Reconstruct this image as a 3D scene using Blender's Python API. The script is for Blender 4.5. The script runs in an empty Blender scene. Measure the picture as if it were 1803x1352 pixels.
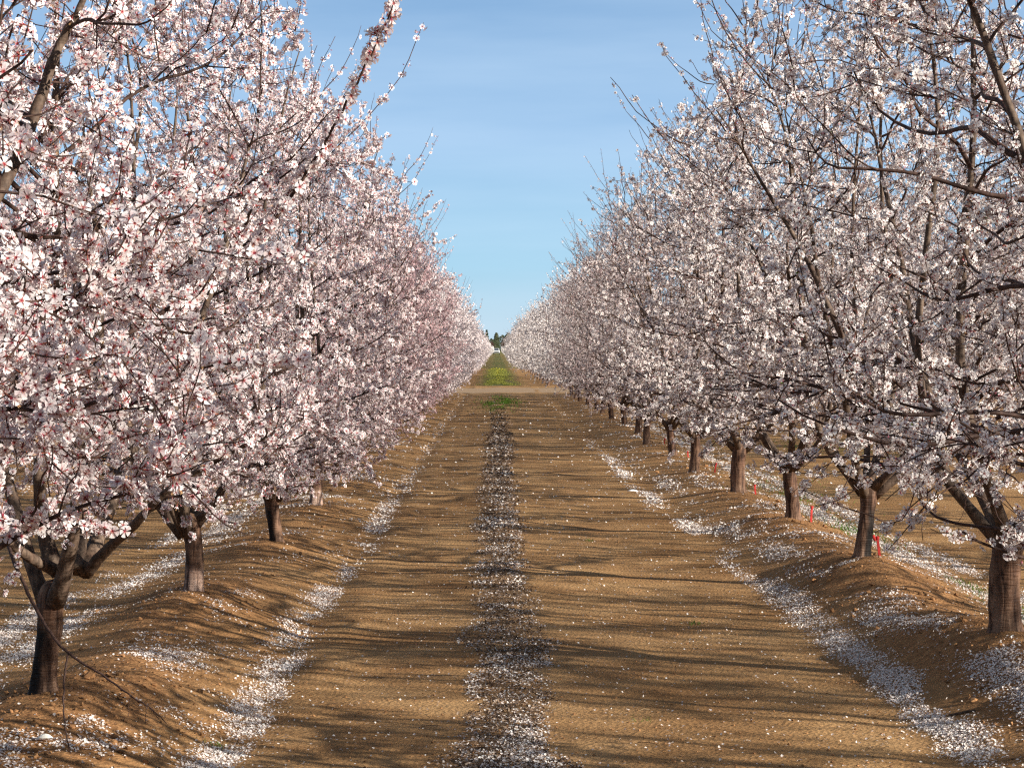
import bpy, math
import numpy as np
from mathutils import Vector, Euler

R = math.radians
# ------------------------------------------------------------------ camera, sky, sun, exposure
sc = bpy.context.scene
COL = sc.collection
CAM_Z = 1.87
F_PX, VPX, VPY = 4086.0, 875.0, 613.0          # focal length and vanishing point in photo pixels
cam_d = bpy.data.cameras.new("camera")
cam = bpy.data.objects.new("camera", cam_d)
COL.objects.link(cam)
cam_d.sensor_width = 36.0
cam_d.lens = F_PX / 1803.0 * 36.0
cam_d.clip_start = 0.1
cam_d.clip_end = 6000
cam.location = (0, 0, CAM_Z)
cam.rotation_euler = (R(90) - math.atan((676 - VPY) / F_PX), 0, -math.atan((901.5 - VPX) / F_PX))
sc.camera = cam

SUN_EL, SUN_AZ = 18.5, 118.0                     # azimuth clockwise from the view direction (+Y)
sun_dir = Vector((math.sin(R(SUN_AZ)) * math.cos(R(SUN_EL)), math.cos(R(SUN_AZ)) * math.cos(R(SUN_EL)), math.sin(R(SUN_EL))))
sd = bpy.data.lights.new("sun", 'SUN')
sd.energy = 5.0
sd.angle = R(0.53)
sd.color = (1.0, 0.93, 0.82)
sun = bpy.data.objects.new("sun", sd)
COL.objects.link(sun)
sun.rotation_euler = (-sun_dir).to_track_quat('-Z', 'Y').to_euler()

w = bpy.data.worlds.new("World")
sc.world = w
w.use_nodes = True
nt = w.node_tree
bg = nt.nodes['Background']
sky = nt.nodes.new('ShaderNodeTexSky')
sky.sky_type = 'NISHITA'
sky.sun_disc = False
sky.sun_elevation = R(SUN_EL)
sky.sun_rotation = R(SUN_AZ)
sky.altitude = 100
sky.air_density = 1.0
sky.dust_density = 0.1
sky.ozone_density = 3.0
tc = nt.nodes.new('ShaderNodeTexCoord')
mp = nt.nodes.new('ShaderNodeMapping')
mp.inputs['Scale'].default_value = (3.2, 3.2, 24.0)
mp.inputs['Rotation'].default_value = (0, R(1.2), 0)
nz = nt.nodes.new('ShaderNodeTexNoise')
nz.inputs['Scale'].default_value = 1.6
nz.inputs['Detail'].default_value = 5
nz.inputs['Roughness'].default_value = 0.5
rp = nt.nodes.new('ShaderNodeValToRGB')
rp.color_ramp.elements[0].position = 0.30
rp.color_ramp.elements[0].color = (0, 0, 0, 1)
rp.color_ramp.elements[1].position = 0.80
rp.color_ramp.elements[1].color = (1, 1, 1, 1)
mm = nt.nodes.new('ShaderNodeMath'); mm.operation = 'MULTIPLY'; mm.inputs[1].default_value = 0.34
mx = nt.nodes.new('ShaderNodeMix'); mx.data_type = 'RGBA'
mx.inputs['B'].default_value = (3.9, 4.85, 5.8, 1)   # thin cirrus veil
nt.links.new(tc.outputs['Generated'], mp.inputs['Vector'])
nt.links.new(mp.outputs['Vector'], nz.inputs['Vector'])
nt.links.new(nz.outputs['Fac'], rp.inputs['Fac'])
nt.links.new(rp.outputs['Color'], mm.inputs[0])
nt.links.new(mm.outputs[0], mx.inputs['Factor'])
sx = nt.nodes.new('ShaderNodeSeparateXYZ'); nt.links.new(tc.outputs['Generated'], sx.inputs[0])
hz = nt.nodes.new('ShaderNodeValToRGB')          # clear blue of the air by elevation
els = [(0.0, (.37, .52, .65)), (.035, (.27, .50, .69)), (.09, (.25, .42, .655)), (.155, (.18, .325, .545)), (.32, (.085, .135, .23)), (.7, (.045, .07, .12))]
while len(hz.color_ramp.elements) < len(els): hz.color_ramp.elements.new(.5)
for e_, (p_, c_) in zip(hz.color_ramp.elements, els): e_.position = p_; e_.color = (*c_, 1)
nt.links.new(sx.outputs['Z'], hz.inputs[0])
vm = nt.nodes.new('ShaderNodeVectorMath'); vm.operation = 'SCALE'; vm.inputs['Scale'].default_value = 6.5
nt.links.new(hz.outputs[0], vm.inputs[0])
m0 = nt.nodes.new('ShaderNodeMix'); m0.data_type = 'RGBA'; m0.inputs['Factor'].default_value = .9
nt.links.new(sky.outputs[0], m0.inputs['A']); nt.links.new(vm.outputs[0], m0.inputs['B'])
nt.links.new(m0.outputs['Result'], mx.inputs['A'])
nt.links.new(mx.outputs['Result'], bg.inputs['Color'])
bg.inputs['Strength'].default_value = 0.10

sc.view_settings.view_transform = 'Standard'
sc.view_settings.look = 'None'
sc.view_settings.exposure = 0.95
sc.view_settings.gamma = 1
sc.cycles.max_bounces = 8
sc.cycles.diffuse_bounces = 4
sc.cycles.transmission_bounces = 4
sc.cycles.use_denoising = False
sc.cycles.pixel_filter_type = 'BLACKMAN_HARRIS'
sc.cycles.filter_width = 1.25

rng = np.random.default_rng(7)


def at(px, py, y):
    """real point at depth y that lies in the direction of a photo pixel"""
    return np.array(((px - VPX) * y / F_PX, y, CAM_Z - (py - VPY) * y / F_PX))


# ------------------------------------------------------------------ numeric helpers
def hash2(i, j, s=0):
    n = (i.astype(np.int64) * 374761393 + j.astype(np.int64) * 668265263 + s * 1442695041) & 0xffffffff
    n = ((n ^ (n >> 13)) * 1274126177) & 0xffffffff
    n = (n ^ (n >> 16)) & 0xffffffff
    return n / 4294967295.0


def vnoise(x, y, s=0):
    x = np.asarray(x, float); y = np.asarray(y, float)
    xi = np.floor(x); yi = np.floor(y)
    fx = x - xi; fy = y - yi
    fx = fx * fx * (3 - 2 * fx); fy = fy * fy * (3 - 2 * fy)
    a = hash2(xi, yi, s); b = hash2(xi + 1, yi, s); c = hash2(xi, yi + 1, s); d = hash2(xi + 1, yi + 1, s)
    return (a * (1 - fx) + b * fx) * (1 - fy) + (c * (1 - fx) + d * fx) * fy * 1.0


def fbm(x, y, s=0, o=4):
    t = 0; a = .5; f = 1.0
    x = np.asarray(x, float); y = np.asarray(y, float)
    for k in range(o):
        if k: x, y = x * .80 - y * .60 + 3.7, x * .60 + y * .80 - 1.9      # turn each octave so no lattice shows
        t = t + a * (vnoise(x * f, y * f, s + k * 17) - .5) * 2
        a *= .5; f *= 2.03
    return t


class MB:
    """collects numpy geometry and makes it into one mesh"""
    def __init__(self):
        self.v = []; self.c = []; self.f = []; self.n = 0

    def add(self, v, faces, col=None, mat=0):
        """faces: list of (k,m) int arrays"""
        v = np.asarray(v, np.float32).reshape(-1, 3)
        for fa in faces:
            fa = np.asarray(fa, np.int64)
            if len(fa):
                self.f.append((fa + self.n, mat))
        self.v.append(v)
        if col is None:
            col = np.ones((len(v), 3), np.float32)
        self.c.append(np.broadcast_to(np.asarray(col, np.float32), (len(v), 3)))
        self.n += len(v)

    def mesh(self, name, mats, smooth=False):
        me = bpy.data.meshes.new(name)
        v = np.concatenate(self.v); c = np.concatenate(self.c)
        me.vertices.add(len(v))
        me.vertices.foreach_set('co', v.ravel())
        loops = np.concatenate([f.ravel() for f, m in self.f])
        tot = np.concatenate([np.full(len(f), f.shape[1]) for f, m in self.f])
        mi = np.concatenate([np.full(len(f), m) for f, m in self.f])
        st = np.concatenate(([0], np.cumsum(tot)[:-1]))
        me.loops.add(len(loops))
        me.loops.foreach_set('vertex_index', loops.astype(np.int32))
        me.polygons.add(len(tot))
        me.polygons.foreach_set('loop_start', st.astype(np.int32))
        for m in mats:
            me.materials.append(m)
        me.polygons.foreach_set('material_index', mi.astype(np.int32))
        me.update(calc_edges=True)
        me.polygons.foreach_set('use_smooth', np.full(len(tot), smooth))
        at_ = me.color_attributes.new('tone', 'FLOAT_COLOR', 'POINT')
        rgba = np.ones((len(v), 4), np.float32); rgba[:, :3] = c
        at_.data.foreach_set('color', rgba.ravel())
        return me


def link(name, me, parent=None, loc=None):
    o = bpy.data.objects.new(name, me)
    COL.objects.link(o)
    if parent: o.parent = parent
    if loc is not None: o.location = loc
    return o


def tag(o, label=None, cat=None, group=None, kind=None):
    if label: o['label'] = label
    if cat: o['category'] = cat
    if group: o['group'] = group
    if kind: o['kind'] = kind
    return o


def tube(mb, P, r, k=5, col=None, mat=0, cap=True):
    P = np.asarray(P, float); n = len(P)
    r = np.broadcast_to(np.asarray(r, float), (n,))
    T = np.gradient(P, axis=0)
    T /= np.linalg.norm(T, axis=1)[:, None] + 1e-9
    up = np.array((.37, .21, .9)) if abs(T[0, 2]) < .9 else np.array((1., .1, 0))
    A = np.cross(T, up); A /= np.linalg.norm(A, axis=1)[:, None] + 1e-9
    B = np.cross(T, A)
    a = np.arange(k) / k * 2 * np.pi
    V = P[:, None] + r[:, None, None] * (A[:, None] * np.cos(a)[None, :, None] + B[:, None] * np.sin(a)[None, :, None])
    i = np.arange(n - 1)[:, None] * k; j = np.arange(k)[None]
    q = np.stack((i + j, i + (j + 1) % k, i + k + (j + 1) % k, i + k + j), -1).reshape(-1, 4)
    fs = [q]
    if cap:
        fs.append(np.array([list(range(k))[::-1], [(n - 1) * k + x for x in range(k)]]))
    mb.add(V.reshape(-1, 3), fs, col, mat)


# ------------------------------------------------------------------ materials
def mat_new(name):
    m = bpy.data.materials.new(name); m.use_nodes = True
    nt = m.node_tree; b = nt.nodes['Principled BSDF']
    b.inputs['Roughness'].default_value = .85
    b.inputs['Specular IOR Level'].default_value = .25
    return m, nt, b


def N(nt, t, **kw):
    n = nt.nodes.new(t)
    for k, v in kw.items():
        if k in n.inputs: n.inputs[k].default_value = v
        else: setattr(n, k, v)
    return n


def ramp(nt, fac, stops):
    r = nt.nodes.new('ShaderNodeValToRGB')
    while len(r.color_ramp.elements) < len(stops): r.color_ramp.elements.new(.5)
    for e, (p, c) in zip(r.color_ramp.elements, stops):
        e.position = p; e.color = (*c, 1)
    nt.links.new(fac, r.inputs[0])
    return r.outputs[0]


def mixc(nt, a, b, f, mode='MIX'):
    m = nt.nodes.new('ShaderNodeMix'); m.data_type = 'RGBA'; m.blend_type = mode
    for s, v in (('A', a), ('B', b)):
        if isinstance(v, tuple): m.inputs[s].default_value = (*v, 1)
        else: nt.links.new(v, m.inputs[s])
    if isinstance(f, (int, float)): m.inputs['Factor'].default_value = f
    else: nt.links.new(f, m.inputs['Factor'])
    return m.outputs['Result']


def bark_mat(name, dark, light, scale=1.0, bump=.6, fiss=.2):
    m, nt, b = mat_new(name)
    co = N(nt, 'ShaderNodeTexCoord'); mp = N(nt, 'ShaderNodeMapping')
    mp.inputs['Scale'].default_value = (1, 1, .35)
    nt.links.new(co.outputs['Object'], mp.inputs[0])
    n1 = N(nt, 'ShaderNodeTexNoise', Scale=28 * scale, Detail=6, Roughness=.65)
    nt.links.new(mp.outputs[0], n1.inputs['Vector'])
    n2 = N(nt, 'ShaderNodeTexNoise', Scale=6 * scale, Detail=3)
    nt.links.new(co.outputs['Object'], n2.inputs['Vector'])
    mp3 = N(nt, 'ShaderNodeMapping'); mp3.inputs['Scale'].default_value = (12, 12, 90)   # lenticel bands
    nt.links.new(co.outputs['Object'], mp3.inputs[0])
    n3 = N(nt, 'ShaderNodeTexNoise', Scale=1, Detail=2)
    nt.links.new(mp3.outputs[0], n3.inputs['Vector'])
    mid = tuple((a + c) / 2 for a, c in zip(dark, light))
    c1 = ramp(nt, n1.outputs[0], [(.32, dark), (.52, mid), (.72, light)])
    c2 = mixc(nt, c1, ramp(nt, n2.outputs[0], [(.35, (.55, .4, .33)), (.6, (1.15, 1.1, 1.05))]), .75, 'MULTIPLY')
    c3 = mixc(nt, c2, ramp(nt, n3.outputs[0], [(.4, (.7, .65, .6)), (.6, (1.1, 1.1, 1.1))]), .3, 'MULTIPLY')
    at_ = N(nt, 'ShaderNodeAttribute', attribute_name='tone')
    mp4 = N(nt, 'ShaderNodeMapping'); mp4.inputs['Scale'].default_value = (34, 34, 5)   # long vertical fissures
    nt.links.new(co.outputs['Object'], mp4.inputs[0])
    n4 = N(nt, 'ShaderNodeTexNoise', Scale=1, Detail=4, Distortion=.6)
    nt.links.new(mp4.outputs[0], n4.inputs['Vector'])
    c3 = mixc(nt, c3, ramp(nt, n4.outputs[0], [(.38, (.28, .2, .16)), (.47, (.95, .85, .78)), (.62, (1.25, 1.2, 1.15))]), fiss, 'MULTIPLY')
    c4 = mixc(nt, c3, at_.outputs['Color'], 1.0, 'MULTIPLY')
    nt.links.new(c4, b.inputs['Base Color'])
    b.inputs['Roughness'].default_value = .7
    bp = N(nt, 'ShaderNodeBump', Strength=bump, Distance=.012)
    ad = N(nt, 'ShaderNodeMath', operation='ADD')
    nt.links.new(n4.outputs[0], ad.inputs[0]); nt.links.new(n3.outputs[0], ad.inputs[1])
    nt.links.new(ad.outputs[0], bp.inputs['Height'])
    nt.links.new(bp.outputs[0], b.inputs['Normal'])
    return m


M_TRUNK = bark_mat('trunk_bark', (.05, .028, .019), (.27, .18, .125), .6, .9, .85)
M_LIMB = bark_mat('limb_bark', (.035, .024, .018), (.19, .14, .105), 1.6, .4)
M_TWIG = bark_mat('twig_bark', (.028, .015, .012), (.11, .068, .055), 2.5, .2)


def petal_mat(name, trans=.33):
    m = bpy.data.materials.new(name); m.use_nodes = True
    nt = m.node_tree; nt.nodes.remove(nt.nodes['Principled BSDF'])
    out = nt.nodes['Material Output']
    a = N(nt, 'ShaderNodeAttribute', attribute_name='tone')
    d = N(nt, 'ShaderNodeBsdfDiffuse'); t = N(nt, 'ShaderNodeBsdfTranslucent')
    mx = N(nt, 'ShaderNodeMixShader'); mx.inputs[0].default_value = trans
    nt.links.new(a.outputs['Color'], d.inputs[0]); nt.links.new(a.outputs['Color'], t.inputs[0])
    nt.links.new(d.outputs[0], mx.inputs[1]); nt.links.new(t.outputs[0], mx.inputs[2])
    nt.links.new(mx.outputs[0], out.inputs[0])
    return m


M_PETAL = petal_mat('blossom_petal', .24)
M_LEAF = petal_mat('leaf_green', .3)


def plain(name, col, rough=.6, metal=0, var=.15, scale=20):
    m, nt, b = mat_new(name)
    co = N(nt, 'ShaderNodeTexCoord'); n = N(nt, 'ShaderNodeTexNoise', Scale=scale, Detail=4)
    nt.links.new(co.outputs['Object'], n.inputs['Vector'])
    lo = tuple(c * (1 - var) for c in col); hi = tuple(min(1, c * (1 + var)) for c in col)
    nt.links.new(ramp(nt, n.outputs[0], [(.35, lo), (.65, hi)]), b.inputs['Base Color'])
    b.inputs['Roughness'].default_value = rough; b.inputs['Metallic'].default_value = metal
    return m


# ------------------------------------------------------------------ ground shape
S = 5.05
LX, RX = -2.12, 2.88
ROWX = [-17.1, -12.1, -7.1, LX, RX, 7.9, 12.9, 17.9]
LEFT_Y0, RIGHT_Y0 = 11.1, 12.98
BLOCK_END, FAR_START = 93.0, 113.0


def berm_h(x, y):
    h = 0
    for rx in ROWX:
        if rx < 0:
            A = np.interp(y, [0, 11, 16, 21, 30, 92, 97, 112, 118], [.23, .225, .17, .13, .09, .06, 0, 0, .05])
            y0 = LEFT_Y0
        else:
            A = np.interp(y, [0, 13, 18, 23, 30, 92, 97, 112, 118], [.17, .30, .26, .19, .11, .06, 0, 0, .05])
            y0 = RIGHT_Y0
        ph = (y - y0) / S
        bump = 1 - .42 * np.sin(np.pi * (ph - np.floor(ph))) ** 2
        wob = .10 * fbm(y * .35, 0 * y + rx, 5, 2)
        d = (x - rx - wob) / (.54 if rx < 0 else .52)
        h = h + A * bump * np.exp(-np.abs(d) ** 2.0)
    return h


def ground_h(x, y):
    x = np.asarray(x, float); y = np.asarray(y, float)
    fall = np.clip(1 - (y - 90) / 60, .0, 1)
    b = berm_h(x, y)
    near = np.exp(-np.maximum(y - 12, 0) / 45.0)
    lum = np.clip(b / .15, 0, 1)
    h = b + (fbm(x * 1.9, y * 1.6, 3, 5) * .045 * lum + fbm(x * 7, y * 7, 31, 3) * .022 * lum) * near
    tr = np.exp(-((x - 1.02 - .12 * fbm(y * .15, 0 * y, 13, 2)) / .07) ** 2) * (np.sin(y * 42) > 0) * np.clip(.2 + 1.5 * fbm(y * .4, x, 14, 2), 0, 1)
    h = h - .006 * tr * near * fall
    h = h + fbm(x * 6.3 + y * 4.1, y * 6.3 - x * 4.1, 77, 4) * .0036 * near + fbm(x * 1.1, y * .5, 9, 3) * .014
    # shallow wheel tracks and the slight hollow where the berm meets the track
    for cx, wd, dp in ((-1.28, .16, .03), (2.05, .2, .015), (-.8, .22, .008), (1.15, .24, .008), (.05, .34, -.012)):
        h = h - dp * np.exp(-((x - cx - .05 * fbm(y * .3, 0 * y + cx, 11, 2)) / wd) ** 2) * fall
    return h


def g1(x, y):
    return float(ground_h(np.array([x]), np.array([y]))[0])


# ---- where petals lie: density 0..1
def petal_density(x, y):
    n1 = fbm(x * 2.2, y * .9, 41, 4); n2 = fbm(x * 6, y * 3, 43, 3)
    d = np.zeros_like(x)
    wl = .115 + .05 * fbm(y * .4, 0 * y, 44, 2)
    fd = np.clip(1.15 - (y - 14) / 22, .10, 1)
    d = np.maximum(d, np.exp(-np.abs((x + 1.30 + .09 * fbm(y * .35, 0 * y + 3, 45, 3) + .05 * fbm(y * 2, x, 55, 3)) / wl) ** 3) * np.clip(.72 + 1.7 * n1 + .6 * n2, .05, 1.1) * fd)
    # right-hand strip at the foot of the berm, patchy, and a second one up its side
    c = np.interp(y, [11, 17, 27, 40], [2.25, 2.18, 1.92, 1.85]) + .12 * fbm(y * .3, 0 * y + 9, 46, 3)
    d = np.maximum(d, np.exp(-np.abs((x - c) / (.12 + .05 * n2)) ** 3) * np.clip(.42 + 2.6 * fbm(y * .5, x * 1.5, 47, 3) + n2 * .6, 0, 1.1) * np.clip(1.2 - (y - 18) / 26, .05, 1))
    c = np.interp(y, [11, 17, 27, 40], [2.62, 2.52, 2.3, 2.2]) + .1 * fbm(y * .25, 0 * y + 19, 48, 3)
    d = np.maximum(d, np.exp(-((x - c) / .13) ** 2) * np.clip(.3 + 2.3 * fbm(y * .6, x * 1.5, 49, 3) + n2 * .5, 0, 1.1) * np.clip(1.2 - (y - 18) / 20, .0, 1))
    # berm sides
    for rx in ROWX:
        off = 1.0
        for s in (-1, 1):
            if rx == LX and s == 1 or rx == RX and s == -1: continue
            c = rx + s * (.72 + .1 * fbm(y * .3, 0 * y + rx, 50, 2))
            d = np.maximum(d, np.exp(-((x - c) / .13) ** 2) * np.clip(.6 + 1.5 * fbm(y * .6, x * 1.5, 51, 3) + n2 * .5, 0, 1.) * np.clip(1.3 - (y - 20) / 40, .1, 1))
            c = rx + s * (1.05 + .1 * fbm(y * .3, 0 * y + rx, 52, 2))
            d = np.maximum(d, np.exp(-((x - c) / .1) ** 2) * np.clip(.35 + 1.6 * fbm(y * .6, x * 1.5, 53, 3), 0, 1.))
        d = np.maximum(d, np.exp(-((x - rx) / .6) ** 2) * np.clip(-.12 + 1.1 * fbm(x * 2.2, y * 1.8, 54, 4), 0, .7))
    # strip of chaff down the middle
    m = mid_mask(x, y)
    d = np.maximum(d, m * (.10 + .75 * np.clip(n2 + .6 * n1, 0, 1)) * np.clip(1.2 - (y - 16) / 40, .25, 1))
    d = np.maximum(d, .006 + .01 * np.clip(n1, 0, 1))
    d = d * np.clip((BLOCK_END + 2 - y) / 3, 0, 1)
    return np.clip(d, 0, 1)


def mid_mask(x, y):
    cx = .04 + .06 * fbm(y * .25, 0 * y, 61, 2); wd = .27 + .08 * fbm(y * .6, 0 * y, 62, 3)
    return np.clip(1.0 - np.abs((x - cx) / wd) ** 2.2 * .8 + .9 * fbm(x * 7, y * 3, 63, 4), 0, 1) * np.clip((80 - y) / 30, 0, 1)


# ------------------------------------------------------------------ ground sheet
def build_ground():
    xs = [0.0]
    while xs[-1] < 2500:
        a = xs[-1]
        xs.append(a + (.035 if a < 3.6 else .035 + (a - 3.6) * .05))
    xs = np.array(xs); xs = np.concatenate((-xs[:0:-1], xs))
    ys = [-60., -40, -20, -10, -5, 0, 3, 5, 7]
    while ys[-1] < 4500:
        a = ys[-1]
        ys.append(a + max(.03, a * .0036) if a < 120 else a + a * .03)
    ys = np.array(ys)
    X, Y = np.meshgrid(xs, ys)
    Z = ground_h(X, Y)
    far = np.clip((np.maximum(np.abs(X), np.abs(Y)) - 60) / 200, 0, 1)
    V = np.stack((X, Y, Z), -1).reshape(-1, 3)
    nx, ny = len(xs), len(ys)
    i = np.arange(ny - 1)[:, None] * nx; j = np.arange(nx - 1)[None]
    q = np.stack((i + j, i + j + 1, i + nx + j + 1, i + nx + j), -1).reshape(-1, 4)
    # tone: r = chaff strip, g = green cover, b = churned darker soil
    green = np.exp(-np.abs((X - .15 - .1 * fbm(Y * .1, X, 72, 2)) / 1.05) ** 4) * (Y > FAR_START + 2) * np.clip(.9 + .9 * fbm(X * .9, Y * .08, 71, 4), 0, 1)
    green = np.maximum(green, (np.abs(X) < 40) * (Y > 215) * .6)
    green = np.maximum(green, (Y > 760) * .8)
    berm = np.clip(berm_h(X, Y) / .14, 0, 1)
    C = np.stack((mid_mask(X, Y), green, berm), -1).reshape(-1, 3)
    mb = MB(); mb.add(V, [q], C)
    m, nt, b = mat_new('orchard_soil')
    co = N(nt, 'ShaderNodeTexCoord')
    a = N(nt, 'ShaderNodeAttribute', attribute_name='tone')
    sp = N(nt, 'ShaderNodeSeparateColor'); nt.links.new(a.outputs['Color'], sp.inputs[0])
    n1 = N(nt, 'ShaderNodeTexNoise', Scale=1.3, Detail=8, Roughness=.62)
    n2 = N(nt, 'ShaderNodeTexNoise', Scale=55, Detail=6, Roughness=.75)
    n3 = N(nt, 'ShaderNodeTexNoise', Scale=16, Detail=5, Roughness=.7)
    vr = N(nt, 'ShaderNodeTexVoronoi', Scale=42)
    vr2 = N(nt, 'ShaderNodeTexVoronoi', Scale=85)
    for n in (n1, n2, n3, vr, vr2): nt.links.new(co.outputs['Object'], n.inputs['Vector'])
    soil = ramp(nt, n1.outputs[0], [(.3, (.26, .138, .057)), (.5, (.37, .214, .094)), (.7, (.48, .295, .138))])
    n5 = N(nt, 'ShaderNodeTexNoise', Scale=.55, Detail=5, Roughness=.6); mp5 = N(nt, 'ShaderNodeMapping'); mp5.inputs['Scale'].default_value = (1.6, .55, 1)
    nt.links.new(co.outputs['Object'], mp5.inputs[0]); nt.links.new(mp5.outputs[0], n5.inputs['Vector'])
    soil = mixc(nt, soil, ramp(nt, n5.outputs[0], [(.36, (.68, .62, .56)), (.5, (.97, .95, .94)), (.66, (1.14, 1.12, 1.08))]), .8, 'MULTIPLY')
    soil = mixc(nt, soil, ramp(nt, n2.outputs[0], [(.3, (.5, .46, .42)), (.5, (.95, .95, .95)), (.72, (1.35, 1.33, 1.3))]), .55, 'MULTIPLY')
    bsoil = ramp(nt, n3.outputs[0], [(.3, (.20, .10, .045)), (.55, (.35, .19, .085)), (.75, (.50, .30, .14))])
    bsoil = mixc(nt, bsoil, ramp(nt, n2.outputs[0], [(.3, (.55, .5, .45)), (.7, (1.25, 1.2, 1.15))]), .8, 'MULTIPLY')
    c = mixc(nt, soil, bsoil, sp.outputs[2])
    chaff = ramp(nt, n2.outputs[0], [(.35, (.07, .043, .028)), (.52, (.22, .14, .085)), (.7, (.42, .28, .16))])
    mf = N(nt, 'ShaderNodeMath', operation='MULTIPLY'); mf.inputs[1].default_value = .38
    nt.links.new(sp.outputs[0], mf.inputs[0])
    c = mixc(nt, c, chaff, mf.outputs[0])
    grn = ramp(nt, n1.outputs[0], [(.3, (.12, .12, .04)), (.55, (.17, .18, .055)), (.75, (.24, .22, .085))])
    c = mixc(nt, c, grn, sp.outputs[1])
    spk = ramp(nt, vr2.outputs[0], [(.0, (.35, .33, .3)), (.16, (1, 1, 1))])
    c = mixc(nt, c, spk, .5, 'MULTIPLY')
    nt.links.new(c, b.inputs['Base Color'])
    b.inputs['Roughness'].default_value = .95
    b.inputs['Specular IOR Level'].default_value = .1
    ad = N(nt, 'ShaderNodeMath', operation='ADD'); nt.links.new(n2.outputs[0], ad.inputs[0]); nt.links.new(n3.outputs[0], ad.inputs[1])
    ad2 = N(nt, 'ShaderNodeMath', operation='ADD'); nt.links.new(ad.outputs[0], ad2.inputs[0]); nt.links.new(vr.outputs[0], ad2.inputs[1])
    bp = N(nt, 'ShaderNodeBump', Strength=.65, Distance=.012)
    nt.links.new(ad2.outputs[0], bp.inputs['Height']); nt.links.new(bp.outputs[0], b.inputs['Normal'])
    o = link('ground', mb.mesh('ground', [m], smooth=True))
    tag(o, kind='structure', label='tan orchard soil with low berms under the tree rows')
    # crossing dirt road between the two blocks, a sheet laid on the soil
    xs = np.linspace(-60, 60, 241); ys = np.linspace(BLOCK_END + 4.2, FAR_START - 4.0, 31)
    X, Y = np.meshgrid(xs, ys)
    edge = (Y == ys[0]) | (Y == ys[-1])
    Y = Y + np.where(edge, fbm(X * .8, Y * 0, 88, 5) * 2.4, 0)
    Z = ground_h(X, Y) + .004
    nx = len(xs); i = np.arange(len(ys) - 1)[:, None] * nx; j = np.arange(nx - 1)[None]
    q = np.stack((i + j, i + j + 1, i + nx + j + 1, i + nx + j), -1).reshape(-1, 4)
    mb = MB(); mb.add(np.stack((X, Y, Z), -1).reshape(-1, 3), [q])
    m2, nt, b = mat_new('road_dirt')
    co = N(nt, 'ShaderNodeTexCoord'); mp = N(nt, 'ShaderNodeMapping'); mp.inputs['Scale'].default_value = (.15, 1, 1)
    nt.links.new(co.outputs['Object'], mp.inputs[0])
    n1 = N(nt, 'ShaderNodeTexNoise', Scale=1.5, Detail=7, Roughness=.6); nt.links.new(mp.outputs[0], n1.inputs['Vector'])
    nt.links.new(ramp(nt, n1.outputs[0], [(.3, (.28, .175, .095)), (.7, (.40, .265, .15))]), b.inputs['Base Color'])
    o = link('road', mb.mesh('road', [m2], smooth=True))
    tag(o, kind='structure', label='packed dirt road crossing between the two orchard blocks')


build_ground()


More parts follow.
